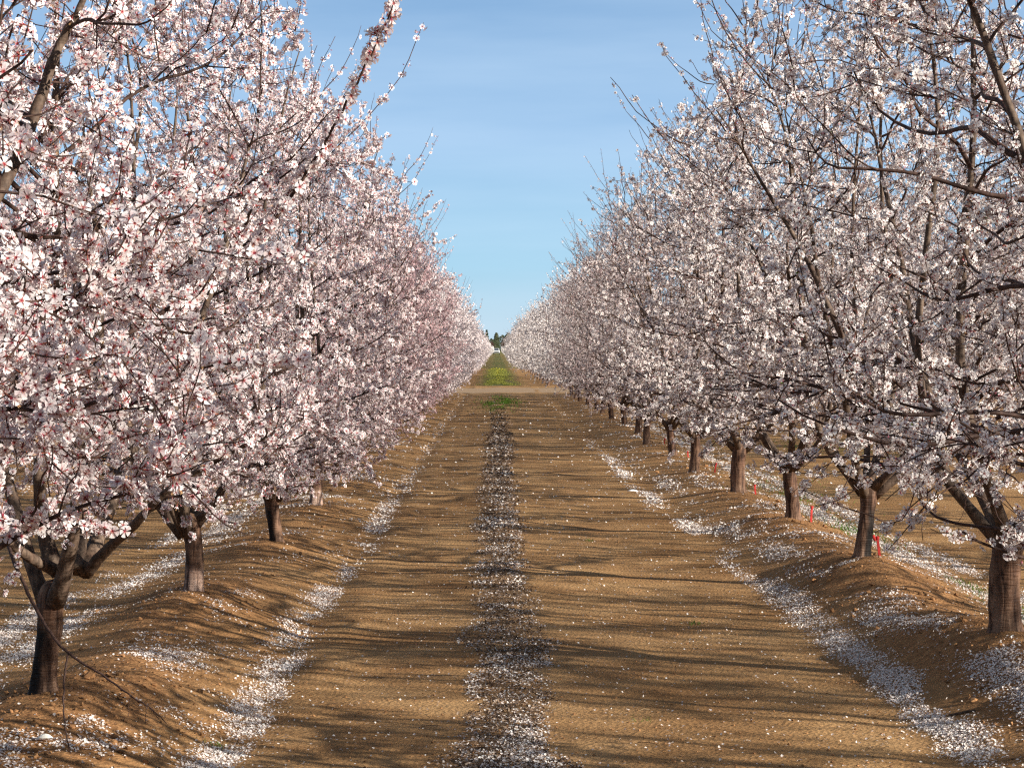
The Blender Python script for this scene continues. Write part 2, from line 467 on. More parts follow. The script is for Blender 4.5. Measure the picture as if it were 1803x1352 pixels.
# ------------------------------------------------------------------ blossoms
def flower_template(lod, tint):
    """5-petalled flower of unit radius facing +Z. returns verts, faces list, base colours, whiteness"""
    V = []; F3 = []; F4 = []; C = []
    if tint == 'pink':
        c0 = (.45, .05, .09); cm = (.79, .705, .70); cw = (.84, .815, .795)
    else:
        c0 = (.20, .035, .035); cm = (.78, .74, .715); cw = (.86, .835, .80)
    if lod == 0:
        for p in range(5):
            a = p / 5 * 2 * np.pi; b = len(V)
            def pt(r, t, z): V.append((r * math.cos(a + t), r * math.sin(a + t), z))
            pt(.07, 0, .0); C.append(c0)
            pt(.37, -.45, .13); C.append(cm)
            pt(.37, 0, .08); C.append(tuple(.8 * q + .2 * s for q, s in zip(cm, c0)))
            pt(.37, .45, .13); C.append(cm)
            pt(.93, -.44, .20); C.append(cw)
            pt(.93, 0, .20); C.append(cw)
            pt(.93, .44, .20); C.append(cw)
            F3 += [(b, b + 1, b + 2), (b, b + 2, b + 3)]
            F4 += [(b + 1, b + 4, b + 5, b + 2), (b + 2, b + 5, b + 6, b + 3)]
        # centre cup + stamens + calyx
        b = len(V)
        for p in range(5):
            a = (p + .5) / 5 * 2 * np.pi
            V.append((.2 * math.cos(a), .2 * math.sin(a), .05)); C.append(c0)
        V.append((0, 0, -.12)); C.append((.22, .03, .04))
        for p in range(5): F3.append((b + p, b + (p + 1) % 5, b + 5))
        for p in range(7):
            a = p / 7 * 2 * np.pi + .3; b = len(V); ca, sa = math.cos(a), math.sin(a)
            V += [(.03 * ca, .03 * sa, 0), (.24 * ca - .025 * sa, .24 * sa + .025 * ca, .34), (.24 * ca + .025 * sa, .24 * sa - .025 * ca, .34)]
            C += [(.45, .04, .09), (.75, .5, .25), (.75, .5, .25)]
            F3.append((b, b + 1, b + 2))
        b = len(V)   # calyx cup seen from behind
        for p in range(4):
            a = p / 4 * 2 * np.pi
            V.append((.17 * math.cos(a), .17 * math.sin(a), -.03)); C.append((.30, .11, .08))
        V.append((0, 0, -.42)); C.append((.2, .07, .04))
        for p in range(4): F3.append((b + p, b + (p + 1) % 4, b + 4))
    elif lod == 1:
        for p in range(5):
            a = p / 5 * 2 * np.pi; b = len(V)
            for r, t, z, c in ((.08, 0, 0, c0), (.85, -.5, .2, cw), (.5, 0, .1, cm), (.85, .5, .2, cw)):
                V.append((r * math.cos(a + t), r * math.sin(a + t), z)); C.append(c)
            F3 += [(b, b + 1, b + 2), (b, b + 2, b + 3)]
        b = len(V)
        for p in range(3):
            a = p / 3 * 2 * np.pi
            V.append((.18 * math.cos(a), .18 * math.sin(a), .07)); C.append(c0)
        F3.append((b, b + 1, b + 2))
        b = len(V)
        V += [(.14, 0, -.02), (-.14, 0, -.02), (0, .1, -.4)]; C += [(.32, .14, .10)] * 3
        F3.append((b, b + 1, b + 2))
    else:
        cc = tuple(.78 * q + .22 * s for q, s in zip(cm, c0))
        V.append((0, 0, -.1)); C.append(cc)
        for p in range(5):
            a = p / 5 * 2 * np.pi; V.append((.9 * math.cos(a), .9 * math.sin(a), .15)); C.append(cw)
        for p in range(0, 5): F3.append((0, 1 + p, 1 + (p + 1) % 5))
    return np.array(V, np.float32), np.array(F3).reshape(-1, 3), np.array(F4).reshape(-1, 4), np.array(C, np.float32)


def frames(n, r):
    """orthonormal frames with third axis n, random spin"""
    n = n / (np.linalg.norm(n, axis=1)[:, None] + 1e-9)
    t = r.normal(size=n.shape); a = np.cross(n, t); a /= np.linalg.norm(a, axis=1)[:, None] + 1e-9
    b = np.cross(n, a)
    return np.stack((a, b, n), 2)


def scatter(mb, tmpl, P, Nn, sc_, r, vary=.06, mat=0):
    V, F3, F4, C = tmpl; n = len(P)
    if n == 0: return
    M = frames(Nn, r)
    W = np.einsum('nij,mj->nmi', M, V) * sc_[:, None, None] + P[:, None]
    off = np.arange(n)[:, None, None] * len(V)
    col = C[None] * (1 + (r.random((n, 1, 1)) - .6) * vary)
    warm = r.random((n, 1)) * .06
    col = np.repeat(col, 1, 0) * np.stack((1 + 0 * warm, 1 - warm, 1 - warm * .7), -1)
    fs = []
    if len(F3): fs.append((F3[None] + off).reshape(-1, 3))
    if len(F4): fs.append((F4[None] + off).reshape(-1, 4))
    mb.add(W.reshape(-1, 3), fs, np.clip(col, 0, .95).reshape(-1, 3), mat)


# ------------------------------------------------------------------ almond tree
def profile(t):
    return np.interp(t, [.09, .14, .20, .28, .36, .55, .72, .85, .95, 1.02], [.30, .58, .82, .95, 1.0, 1.0, .86, .64, .40, .15])


def bez(p0, d0, p1, d1, n, r, wob, k0=.30):
    L = np.linalg.norm(p1 - p0)
    t = np.linspace(0, 1, n)[:, None]
    a = p0 + d0 * L * k0; b = p1 - d1 * L * k0 * .9
    P = (1 - t) ** 3 * p0 + 3 * (1 - t) ** 2 * t * a + 3 * (1 - t) * t * t * b + t ** 3 * p1
    ph = r.random((2, 3)) * 6.28
    w_ = (np.sin(t * (4 + 3 * r.random()) + ph[0]) * 1.3 + np.sin(t * (10 + 5 * r.random()) + ph[1]) * .55) * wob * L * np.sqrt(t * (1 - t)) * 2
    return P + w_ + r.normal(size=(n, 3)) * wob * L * .12 * np.sqrt(t * (1 - t))


def unit(v): return v / (np.linalg.norm(v) + 1e-9)


def make_skeleton(seed, H, rx_in, rx_out, ry, z_head, n_l1, n2, n3, n4, n_whip, zmin, extra=(), l1=None, trunk_r=.088, lean=(0, 0), spread=False):
    """local tree skeleton; the aisle lies towards +x. returns trunk head and branches (points, radii, level)"""
    r = np.random.default_rng(seed)
    br = []
    head = np.array((lean[0], lean[1], z_head))

    def inside(p, s=1.0):
        pr = profile(p[2] / H) * s
        rx = (rx_in if p[0] > 0 else rx_out) * pr
        return (p[0] / rx) ** 2 + (p[1] / (ry * pr)) ** 2 < 1

    nodes = []; ndir = []; nrad = []

    def reg(P, rad):
        T = np.gradient(P, axis=0); T /= np.linalg.norm(T, axis=1)[:, None] + 1e-9
        nodes.append(P); ndir.append(T); nrad.append(rad)

    # scaffold limbs
    if l1 is None:
        a0 = r.random() * 6.28
        l1 = [(a0 + k / n_l1 * 6.28 + r.normal() * .2, r.uniform(.55, .95)) for k in range(n_l1)]
    for q, (az, fr) in enumerate(l1):
        tz = H * r.uniform(.8, .93)
        if spread and q % 2: tz = H * r.uniform(.6, .74); fr = r.uniform(.85, 1.0)
        pr = profile(tz / H) * fr
        tx = math.cos(az); ty = math.sin(az)
        tgt = np.array((tx * (rx_in if tx > 0 else rx_out) * pr, ty * ry * pr, tz))
        d0 = unit(np.array((tx * .85, ty * .85, (.55 if spread else .85) + .3 * r.random())))
        d1 = unit(np.array((tx * (.75 if spread else .4), ty * (.75 if spread else .4), 1.0)))
        p0 = head + np.array((tx, ty, 0)) * trunk_r * .5 + np.array((0, 0, -.06 - .08 * r.random()))
        P = bez(p0, d0, tgt, d1, 26, r, .010, .36)
        s = np.linspace(0, 1, 26)
        rad = (trunk_r * r.uniform(.30, .43)) * (1 - s) ** .95 * .92 * (1 + .35 * np.exp(-s * 30)) + .004
        br.append((P, rad, 1)); reg(P[3:], rad[3:])
    for e in extra:
        P = np.array(e[0]); rr = np.array(e[1])
        s = np.linspace(0, len(P) - 1, 8 * (len(P) - 1) + 1); k = np.arange(len(P))
        # smooth through the points
        tn = np.gradient(P, axis=0)
        Q = []
        for u in s:
            i = min(int(u), len(P) - 2); f = u - i
            h0 = 2 * f ** 3 - 3 * f ** 2 + 1; h1 = f ** 3 - 2 * f ** 2 + f; h2 = -2 * f ** 3 + 3 * f ** 2; h3 = f ** 3 - f ** 2
            Q.append(h0 * P[i] + h1 * tn[i] + h2 * P[i + 1] + h3 * tn[i + 1])
        Q = np.array(Q); rad = np.interp(s, k, rr) * (.62 if e[2] == 6 else 1)
        Q = Q + r.normal(size=Q.shape) * .0015
        br.append((Q, rad, e[2]))
        if e[3]: reg(Q[2:], rad[2:])

    def rand_in(zlo, shell):
        while True:
            z = r.uniform(zlo, H)
            pr = profile(z / H)
            a = r.random() * 6.28; rr = r.random() ** shell
            x = math.cos(a) * rr; y = math.sin(a) * rr
            if r.random() < pr:
                return np.array((x * pr * (rx_in if x > 0 else rx_out), y * pr * ry, z))

    def attach(tgts, level, rscale, rmin, rmax, npt, wob, upb, maxlen):
        tg = sorted(tgts, key=lambda p: np.linalg.norm(p - head))
        NP = np.concatenate(nodes); ND = np.concatenate(ndir); NR = np.concatenate(nrad)
        for t_ in tg:
            d = t_ - NP; L = np.linalg.norm(d, axis=1) + 1e-6
            cosang = np.sum(d * ND, 1) / L
            cost = L * (1 + .9 * np.maximum(0, .55 - cosang)) + .25 * np.maximum(0, NP[:, 2] - t_[2] + .0) + .04 * r.random(len(L))
            cost += (NR < rmin * 1.15) * .4
            k = int(np.argmin(cost))
            p0 = NP[k]; dd = unit(t_ - p0)
            Lk = L[k]
            if Lk > maxlen: t_ = p0 + dd * maxlen * r.uniform(.8, 1.1); Lk = maxlen
            if Lk < .06: continue
            d0 = unit(ND[k] * .3 + dd * .9 + r.normal(size=3) * .12)
            out = unit(t_ - head)
            d1 = unit(dd * .5 + out * .3 + np.array((0, 0, upb)) + r.normal(size=3) * .15)
            P = bez(p0, d0, t_, d1, npt, r, wob)
            r0 = min(NR[k] * .75, rscale * (Lk ** .8), rmax); r0 = max(r0, rmin)
            rad = np.linspace(r0, max(rmin * .55, r0 * .25), npt)
            br.append((P, rad, level)); new.append((P, rad))

    def low(zh):
        z = r.uniform(zmin * .95, zh); pr = profile(z / H) * r.uniform(.72, 1.03); a = r.random() * 6.28
        return np.array((math.cos(a) * pr * (rx_in if math.cos(a) > 0 else rx_out), math.sin(a) * pr * ry, z))

    new = []
    attach([rand_in(zmin, .45) for _ in range(n2)] + [low(1.6) for _ in range(n2 // (9 if spread else 4))], 2, .0115, .004, .0125, 14, .02, .35, 2.2)
    for P, rad in new: reg(P[1:], rad[1:])
    new = []
    attach([rand_in(zmin * .85, .38) for _ in range(n3)] + [low(1.9) for _ in range(n3 // (8 if spread else 4))], 3, .008, .0024, .009, 9, .03, .3, 1.1)
    for P, rad in new: reg(P[1:], rad[1:])
    new = []
    # short shoots straight off whatever is near
    NP = np.concatenate(nodes); ND = np.concatenate(ndir); NR = np.concatenate(nrad)
    ok = np.where(NR < .016)[0]
    for k in r.choice(ok, n4):
        p0 = NP[k]; L = r.uniform(.08, .34)
        d = unit(ND[k] * .45 + unit(r.normal(size=3)) * .8 + np.array((0, 0, .25)))
        p1 = p0 + d * L
        P = bez(p0, d, p1, unit(d + np.array((0, 0, .3))), 5, r, .03)
        br.append((P, np.linspace(.0026, .0014, 5), 4))
    # long upright whips out of the crown
    hi = np.where((NP[:, 2] > H * .52) & (NR < .012))[0]
    for k in r.choice(hi, n_whip):
        p0 = NP[k]; L = r.uniform(.35, .85)
        o_ = unit((p0 - head) * np.array((1, 1, 0))) * (.36 if spread else .15)
        d = unit(ND[k] * .5 + o_ + np.array((r.normal() * .15, r.normal() * .15, .9)))
        P = bez(p0, unit(ND[k] + d), p0 + d * L, unit(d + np.array((0, 0, .5))), 9, r, .015)
        br.append((P, np.linspace(.0042, .0016, 9), 5))
    return head, br


def flower_sites(br, dens, r, bare=()):
    P_, N_, B_, BN = [], [], [], []
    for i, (P, rad, lv) in enumerate(br):
        if lv in (1, 9): continue
        seg = np.linalg.norm(np.diff(P, axis=0), axis=1); cum = np.concatenate(([0], np.cumsum(seg))); L = cum[-1]
        dn = dens * {2: .45, 3: 1.0, 4: 1.25, 5: 1.1, 6: 2.6}.get(lv, 1)
        # spurs: a clump every few centimetres
        ns = max(1, int(L * dn / 2.3 + r.random()))
        s0 = .35 if lv == 2 else .08
        s = (s0 + (1 - s0) * ((np.arange(ns) + r.random(ns)) / ns if lv == 6 else r.random(ns))) * L
        patch = vnoise(s * 3 + i * 7.7, np.full(ns, i * 3.1), 5)
        s = s[patch > (.27 if lv != 6 else .0)]
        if len(s) == 0: continue
        q = np.stack([np.interp(s, cum, P[:, k]) for k in range(3)], 1)
        rr = np.interp(s, cum, rad)
        kk = np.clip(np.searchsorted(cum, s) - 1, 0, len(seg) - 1)
        T = (P[kk + 1] - P[kk]) / (seg[kk][:, None] + 1e-9)
        k = r.integers(1, 5, len(s)) if lv != 5 else r.integers(1, 3, len(s))
        q = np.repeat(q, k, 0); T = np.repeat(T, k, 0); rr = np.repeat(rr, k)
        base = np.repeat(r.normal(size=(len(s), 3)), k, 0)
        n = base * .7 + r.normal(size=q.shape) * .75 + np.array((0, 0, .12))
        n -= T * np.sum(n * T, 1)[:, None] * .7
        n /= np.linalg.norm(n, axis=1)[:, None] + 1e-9
        p = q + n * (rr + r.uniform(.008, .021, len(q)))[:, None]
        isbud = r.random(len(q)) < (.10 if lv != 5 else .5)
        P_.append(p[~isbud]); N_.append(n[~isbud]); B_.append(p[isbud]); BN.append(n[isbud])
    return np.concatenate(P_), np.concatenate(N_), np.concatenate(B_), np.concatenate(BN)


BUD = (np.array([(0, 0, -1), (.5, 0, 0), (-.25, .43, 0), (-.25, -.43, 0), (0, 0, .9)], np.float32),
       np.array([(0, 2, 1), (0, 3, 2), (0, 1, 3), (1, 2, 4), (2, 3, 4), (3, 1, 4)]), np.zeros((0, 4), int),
       np.array([(.2, .05, .04), (.6, .2, .26), (.6, .2, .26), (.6, .2, .26), (.82, .62, .66)], np.float32))
LEAFT = (np.array([(0, 0, 0), (.3, .5, .1), (-.3, .5, .1), (0, 1.3, 0)], np.float32),
         np.array([(0, 1, 2), (1, 3, 2)]), np.zeros((0, 4), int),
         np.array([(.12, .2, .03)] * 4, np.float32))


def trunk_mesh(name, head, r0, seed, wound=0, pale=0, k=18):
    r = np.random.default_rng(seed)
    n = 30; t = np.linspace(0, 1, n)
    zz = -.14 + t * (head[2] + .14 + .02)
    bendx = head[0] * t ** 1.3 + .03 * np.sin(t * 3.4 + seed * 2.1); bendy = head[1] * t ** 1.3
    bendx -= bendx[-1] - head[0]
    rad = r0 * (1.0 + .28 * np.exp(-np.maximum(t - .17, 0) * 20) + .24 * np.clip((t - .7) / .3, 0, 1) ** 2)
    rad = rad * np.sqrt(np.clip((1.02 - t) / .12, 0, 1)) ** .9
    a = np.arange(k) / k * 2 * np.pi
    A, T = np.meshgrid(a, t)
    rr = rad[:, None] * (1 + .22 * fbm(np.cos(A) * 1.2 + seed, T * 2.6 + np.sin(A) * 1.2, seed, 3) + .10 * fbm(np.cos(A) * 4 + 3, T * 5 + np.sin(A) * 4, seed + 5, 3) + .06 * np.sin(A * 3 + T * 2 + seed) * np.exp(-T * 3))
    V = np.stack((bendx[:, None] + rr * np.cos(A), bendy[:, None] + rr * np.sin(A), np.broadcast_to(zz[:, None], A.shape)), -1)
    C = np.ones((n, k, 3))
    reg = np.clip(1.1 - T * 1.2 + .4 * fbm(np.cos(A) * 2, T * 5 + np.sin(A) * 2, seed + 9, 3), 0, 1)
    if wound:      # a black split-bark wound down the lower trunk
        wv = np.clip(np.cos(A - 3.85) * 2.6 - .9 + .9 * fbm(A * 2, T * 6, 4, 3), 0, 1) * np.clip((.78 - T) / .15, 0, 1)
        C *= (1 - .93 * wv)[..., None]; rr = rr - .25 * r0 * wv
        V[..., 0] = bendx[:, None] + rr * np.cos(A); V[..., 1] = bendy[:, None] + rr * np.sin(A)
    if pale:       # remains of white trunk paint on the lowest part
        pv = np.clip((.47 - T + .12 * fbm(A, T * 4, 8, 3)) / .06, 0, 1) * pale
        C = C * (1 - pv[..., None]) + np.array((2.4, 2.8, 3.4)) * pv[..., None]
    C = np.concatenate((C.reshape(-1, 3), np.ones((1, 3))))
    i = np.arange(n - 1)[:, None] * k; j = np.arange(k)[None]
    q = np.stack((i + j, i + (j + 1) % k, i + k + (j + 1) % k, i + k + j), -1).reshape(-1, 4)
    top = np.array([(bendx[-1], bendy[-1], zz[-1] + .012)])
    b = (n - 1) * k
    cap = np.array([(b + x, b + (x + 1) % k, n * k) for x in range(k)])
    mb = MB(); mb.add(np.concatenate((V.reshape(-1, 3), top)), [q, cap], C)
    return mb.mesh(name, [M_TRUNK], smooth=True)


def build_tree_meshes(name, skel, lod, tint, dens, seed, leaves=0, size=1.0, trunk_r=.067, wound=0, pale=0, frac=1.0):
    """meshes for trunk, limbs, twigs and blossoms"""
    head, br = skel
    r = np.random.default_rng(seed)
    ml = MB(); mt = MB(); mf = MB()
    for P, rad, lv in br:
        if lv in (1, 9):
            tube(ml, P, rad, 9 if lod == 0 else 6)
        else:
            if lod >= 2 and lv == 4: continue
            st = 1 if lod == 0 else 2
            if st == 2: P = np.concatenate((P[:-1:2], P[-1:])); rad = np.concatenate((rad[:-1:2], rad[-1:]))
            k = {2: 6, 6: 6, 8: 6}.get(lv, 4) if lod == 0 else 3
            rs = (1.0 if tint == 'pink' else 1.08) if lod < 2 else (1.05 if lod == 2 else 1.3)
            tube(mt, P, rad * rs, k, cap=lod == 0)
    P, Nn, B, BN = flower_sites([b for b in br if b[2] != 8], dens, r)
    n = len(P)
    if lod == 2: keep = r.random(n) < .6; s = .0245
    elif lod == 3: keep = r.random(n) < .24; s = .040
    else: keep = np.ones(n, bool); s = .0180 if tint == 'pink' else .0168
    P = P[keep]; Nn = Nn[keep]
    T = flower_template(lod if lod < 3 else 2, tint)
    kind = r.random(len(P)); sz = s * size * r.uniform(.78, 1.12, len(P))
    # fully open, half-open cups, wide flat and spent flowers
    for lo, hi, rx_, zz in ((0, .5, 1, 1), (.5, .72, .68, 3.6), (.72, .9, 1.04, .3), (.9, 1, .8, -1.6)):
        k_ = (kind >= lo) & (kind < hi)
        TT = (T[0] * np.array((rx_, rx_, zz), np.float32), T[1], T[2], T[3] * (1 if lo < .9 else .86))
        scatter(mf, TT, P[k_], Nn[k_], sz[k_], r, .12)
    if lod < 2 and len(B): scatter(mf, BUD, B, BN, r.uniform(.0045, .008, len(B)), r, .3)
    if leaves and lod < 2:
        k = r.choice(len(P), int(len(P) * leaves)); d = Nn[k] + r.normal(size=(len(k), 3)) * .6
        scatter(mf, LEAFT, P[k], d, r.uniform(.006, .014, len(k)), r, .4, 1)
    out = dict(trunk=trunk_mesh(name + '_trunk', head, trunk_r, seed, wound, pale, 18 if lod == 0 else 10),
               limbs=ml.mesh(name + '_limbs', [M_LIMB], True), twigs=mt.mesh(name + '_twigs', [M_TWIG], True),
               blossoms=mf.mesh(name + '_blossoms', [M_PETAL, M_LEAF]))
    print(name, 'flowers', len(P), 'faces', len(out['blossoms'].polygons))
    return out


def proto_tree(me, x, y, scale=1, rot=0, mirror=1, lean=None):
    root = bpy.data.objects.new('almond_tree', None)
    root.empty_display_size = .3
    COL.objects.link(root)
    root.location = (x, y, g1(x, y)); root.scale = (scale * mirror, scale, scale); root.rotation_euler.z = rot
    for nm, key in (('trunk', 'trunk'), ('limbs', 'limbs'), ('twigs', 'twigs'), ('blossoms', 'blossoms')):
        o = link(nm, me[key], root)
        if nm in ('twigs', 'blossoms'): o['kind'] = 'stuff'
    return root


def copy_tree(src, x, y, scale=(1, 1, 1), rot=0):
    root = src.copy(); COL.objects.link(root)
    root.location = (x, y, g1(x, y)); root.scale = scale; root.rotation_euler.z = rot
    for ch in src.children:
        c = ch.copy(); COL.objects.link(c); c.parent = root
    return root


LEFTP = dict(H=4.45, rx_in=1.5, rx_out=1.7, ry=2.35, z_head=.52, n_l1=6, n2=80, n3=420, n4=1100, n_whip=80, zmin=.66)
RIGHTP = dict(H=4.75, rx_in=2.0, rx_out=1.9, ry=2.4, z_head=.60, n_l1=7, n2=100, n3=430, n4=1000, n_whip=110, zmin=.98, spread=True)
DL, DR = 76, 66

# ------- hand-placed limbs of the trees nearest the camera (local = world - trunk position)
L0 = np.array((LX, 6.05, g1(LX, 6.05)))
L1 = np.array((LX, LEFT_Y0, g1(LX, LEFT_Y0)))
R0 = np.array((RX, 7.93, g1(RX, 7.93)))


def loc(o, pts): return [at(*p) - o for p in pts]


ex_L0 = [
    (loc(L0, [(-900, 980, 6.2), (-420, 760, 6.5), (-60, 420, 6.9), (45, 250, 7.1), (95, 110, 7.2), (150, 0, 7.2), (180, -120, 7.2)]), [.034, .028, .021, .019, .016, .010, .006], 9, True),
    (loc(L0, [(-700, 900, 6.3), (-200, 740, 6.8), (120, 640, 7.3), (340, 515, 7.5), (480, 390, 7.4), (560, 272, 7.3), (612, 180, 7.2), (655, 95, 7.1), (690, 15, 7.0), (704, -50, 7.0)]), [.03, .022, .015, .0115, .0095, .0075, .0062, .005, .004, .003], 6, False),
    (loc(L0, [(-650, 960, 6.2), (-200, 860, 6.4), (80, 745, 6.6), (260, 672, 6.6), (350, 648, 6.6), (450, 634, 6.6), (545, 634, 6.6)]), [.026, .018, .0105, .008, .0062, .0045, .0025], 6, False),
    (loc(L0, [(-600, 1000, 6.2), (-250, 1000, 6.6), (-40, 935, 7.0), (110, 928, 7.2), (215, 932, 7.3)]), [.02, .012, .007, .0045, .0022], 6, False),
    (loc(L0, [(-600, 800, 6.1), (-200, 650, 6.3), (60, 560, 6.4), (250, 520, 6.5), (330, 528, 6.5)]), [.022, .016, .009, .0055, .003], 6, False),
]
ex_L1 = [
    (loc(L1, [(118, 1012, 11.1), (60, 985, 10.9), (12, 950, 10.7), (-60, 880, 10.5), (-140, 760, 10.3)]), [.036, .026, .021, .016, .01], 9, True),
    (loc(L1, [(105, 1010, 11.1), (88, 975, 11.1), (78, 930, 11.1), (70, 820, 11.0), (100, 640, 11.0), (95, 450, 10.9)]), [.046, .042, .036, .028, .019, .012], 9, True),
    (loc(L1, [(132, 1005, 11.1), (138, 940, 11.2), (150, 840, 11.4), (175, 640, 11.6), (170, 420, 11.7), (150, 250, 11.8)]), [.05, .044, .036, .026, .018, .01], 9, True),
    (loc(L1, [(155, 1005, 11.1), (190, 965, 11.0), (235, 925, 10.9), (300, 860, 10.8), (420, 790, 10.6), (470, 770, 10.5)]), [.03, .026, .022, .017, .011, .007], 9, True),
    (loc(L1, [(150, 1008, 11.1), (178, 930, 11.4), (230, 800, 11.8), (330, 620, 12.1), (400, 430, 12.2), (440, 260, 12.3)]), [.042, .038, .03, .021, .014, .007], 9, True),
    # long bare branch hanging to the ground in front of the trunk
    (loc(L1, [(12, 955, 10.7), (30, 1000, 10.4), (72, 1088, 10.2), (120, 1150, 10.1), (185, 1192, 10.0), (235, 1228, 9.9), (262, 1245, 9.85), (293, 1274, 9.8)]), [.009, .0085, .0075, .0065, .0052, .004, .003, .002], 8, False),
    (loc(L1, [(120, 1150, 10.1), (113, 1190, 10.05), (111, 1250, 10.0), (117, 1300, 9.95), (128, 1340, 9.9)]), [.005, .0045, .0038, .003, .002], 8, False),
    (loc(L1, [(256, 1240, 9.87), (256, 1258, 9.86), (255, 1275, 9.85)]), [.002, .0018, .001], 8, False),
    (loc(L1, [(262, 1245, 9.85), (272, 1258, 9.83), (284, 1272, 9.82)]), [.002, .0018, .001], 8, False),
    (loc(L1, [(228, 1222, 9.9), (227, 1240, 9.9), (224, 1262, 9.88)]), [.002, .0018, .001], 8, False),
    (loc(L1, [(256, 1243, 9.87), (265, 1238, 9.87), (278, 1234, 9.87)]), [.002, .0018, .001], 8, False),
]
ex_R0 = [
    (loc(R0, [(2330, 820, 7.9), (2150, 640, 8.3), (1960, 470, 8.8), (1790, 310, 9.2), (1640, 165, 9.5), (1510, 40, 9.7), (1420, -60, 9.7)]), [.015, .012, .009, .0075, .006, .005, .004], 2, True),
    (loc(R0, [(2330, 780, 7.9), (2050, 420, 8.4), (1800, 180, 8.9), (1700, 40, 9.2), (1640, -90, 9.3)]), [.013, .010, .008, .006, .004], 2, True),
]
print('skeletons')
skL0 = make_skeleton(101, **{**LEFTP, 'n4': 900, 'rx_in': 1.5, 'zmin': 1.3}, extra=ex_L0)
skL1 = make_skeleton(102, **{**LEFTP, 'z_head': .50, 'n_l1': 2, 'zmin': .95}, extra=ex_L1, l1=[(2.4, .8), (-1.2, .8)])
skLa = make_skeleton(11, **LEFTP)
skLb = make_skeleton(12, **LEFTP)
skR0 = make_skeleton(103, **{**RIGHTP, 'H': 4.9, 'n_l1': 4}, extra=ex_R0)
skRa = make_skeleton(21, **RIGHTP)
skRb = make_skeleton(22, **RIGHTP)
skRc = make_skeleton(23, **RIGHTP)

mL0 = build_tree_meshes('almond_left_front', skL0, 0, 'pink', DL * .8, 1, size=1.18)
mL1 = build_tree_meshes('almond_left_second', skL1, 0, 'pink', DL, 2, wound=1)
mLa0 = build_tree_meshes('almond_a', skLa, 0, 'pink', DL, 3, pale=1)
mLb0 = build_tree_meshes('almond_b', skLb, 0, 'pink', DL, 4, wound=1)
mR0 = build_tree_meshes('almond_right_front', skR0, 0, 'white', DR, 5, leaves=.03, trunk_r=.08)
mRa0 = build_tree_meshes('almond_c', skRa, 0, 'white', DR, 6, leaves=.03, trunk_r=.082)
mRb0 = build_tree_meshes('almond_d', skRb, 0, 'white', DR, 7, leaves=.03, trunk_r=.066, wound=1)
mRc0 = build_tree_meshes('almond_e', skRc, 0, 'white', DR, 8, leaves=.03, trunk_r=.067)
LOD = {0: dict(L=[mLa0, mLb0], R=[mRa0, mRb0, mRc0])}
for lod in (1, 2, 3):
    LOD[lod] = dict(L=[build_tree_meshes('almond_left%d' % lod, s, lod, 'pink', DL, 30 + lod + i) for i, s in enumerate((skLa, skLb))],
                    R=[build_tree_meshes('almond_right%d' % lod, s, lod, 'white', DR, 50 + lod + i, leaves=.03, trunk_r=.067) for i, s in enumerate((skRa, skRb, skRc)[:2 + (lod == 1)])])

ORD = ('first second third fourth fifth sixth seventh eighth ninth tenth eleventh twelfth thirteenth fourteenth '
       'fifteenth sixteenth seventeenth eighteenth nineteenth twentieth').split()
PROTO = {}


def place(side, lod, idx, x, y, label, group, scale=1.0, rot=0.0, me=None, cat='almond tree', zs=1.0, xs=1.0):
    key = (side, lod, idx) if me is None else id(me)
    mir = 1 if side == 'L' else -1
    if me is None: me = LOD[lod][side][idx % len(LOD[lod][side])]; key = (side, lod, idx % len(LOD[lod][side]))
    if key in PROTO:
        o = copy_tree(PROTO[key], x, y, (scale * mir, scale, scale), rot)
    else:
        o = proto_tree(me, x, y, scale, rot, mir); PROTO[key] = o
    o.scale.z *= zs; o.scale.x *= xs
    return tag(o, label, cat, group)


def lod_of(y):
    return 0 if y < 29 else 1 if y < 56 else 2 if y < 115 else 3


GL, GR = 'almond trees in the row left of the track', 'almond trees in the row right of the track'
lr = np.random.default_rng(99)
# left row, near block
place('L', 0, 0, L0[0], L0[1], 'nearest left almond tree, its blossom branches filling the upper left corner', GL, me=mL0)
place('L', 0, 0, L1[0], L1[1], 'left almond tree with black split bark and a bare branch drooping to the ground', GL, me=mL1)
i = 1
while LEFT_Y0 + S * i < BLOCK_END:
    y = LEFT_Y0 + S * i + lr.normal() * .08; x = LX + lr.normal() * .05
    lab = ('left almond tree with faded white paint on its trunk base, third from the front' if i == 1 else
           '%s almond tree from the front in the pink flowering row left of the track' % ORD[i + 1])
    flip = (i // 2) % 2
    place('L', lod_of(y), i + 1, x, y, lab, GL, lr.uniform(.90, 1.06), lr.uniform(-.18, .18), zs=np.interp(y, [30, 92], [1, .9]))
    i += 1
# right row
place('R', 0, 0, R0[0], R0[1], 'nearest right almond tree, its arching limbs filling the upper right corner', GR, me=mR0)
i = 0
RDY = {1: -.05}
while RIGHT_Y0 + S * i < BLOCK_END:
    y = RIGHT_Y0 + S * i + (lr.normal() * .08 if i > 1 else 0); x = RX + (lr.normal() * .05 if i > 1 else 0)
    lab = ('right almond tree with thick peeling pale trunk at the right edge' if i == 0 else
           'right almond tree with dark furrowed trunk beside the nearest red stake' if i == 1 else
           '%s almond tree from the front in the white flowering row right of the track' % ORD[i + 1])
    place('R', lod_of(y), i, x, y, lab, GR, lr.uniform(.90, 1.05) if i > 1 else 1.0, lr.uniform(-.18, .18), zs=np.interp(y, [30, 92], [1, .9]))
    i += 1
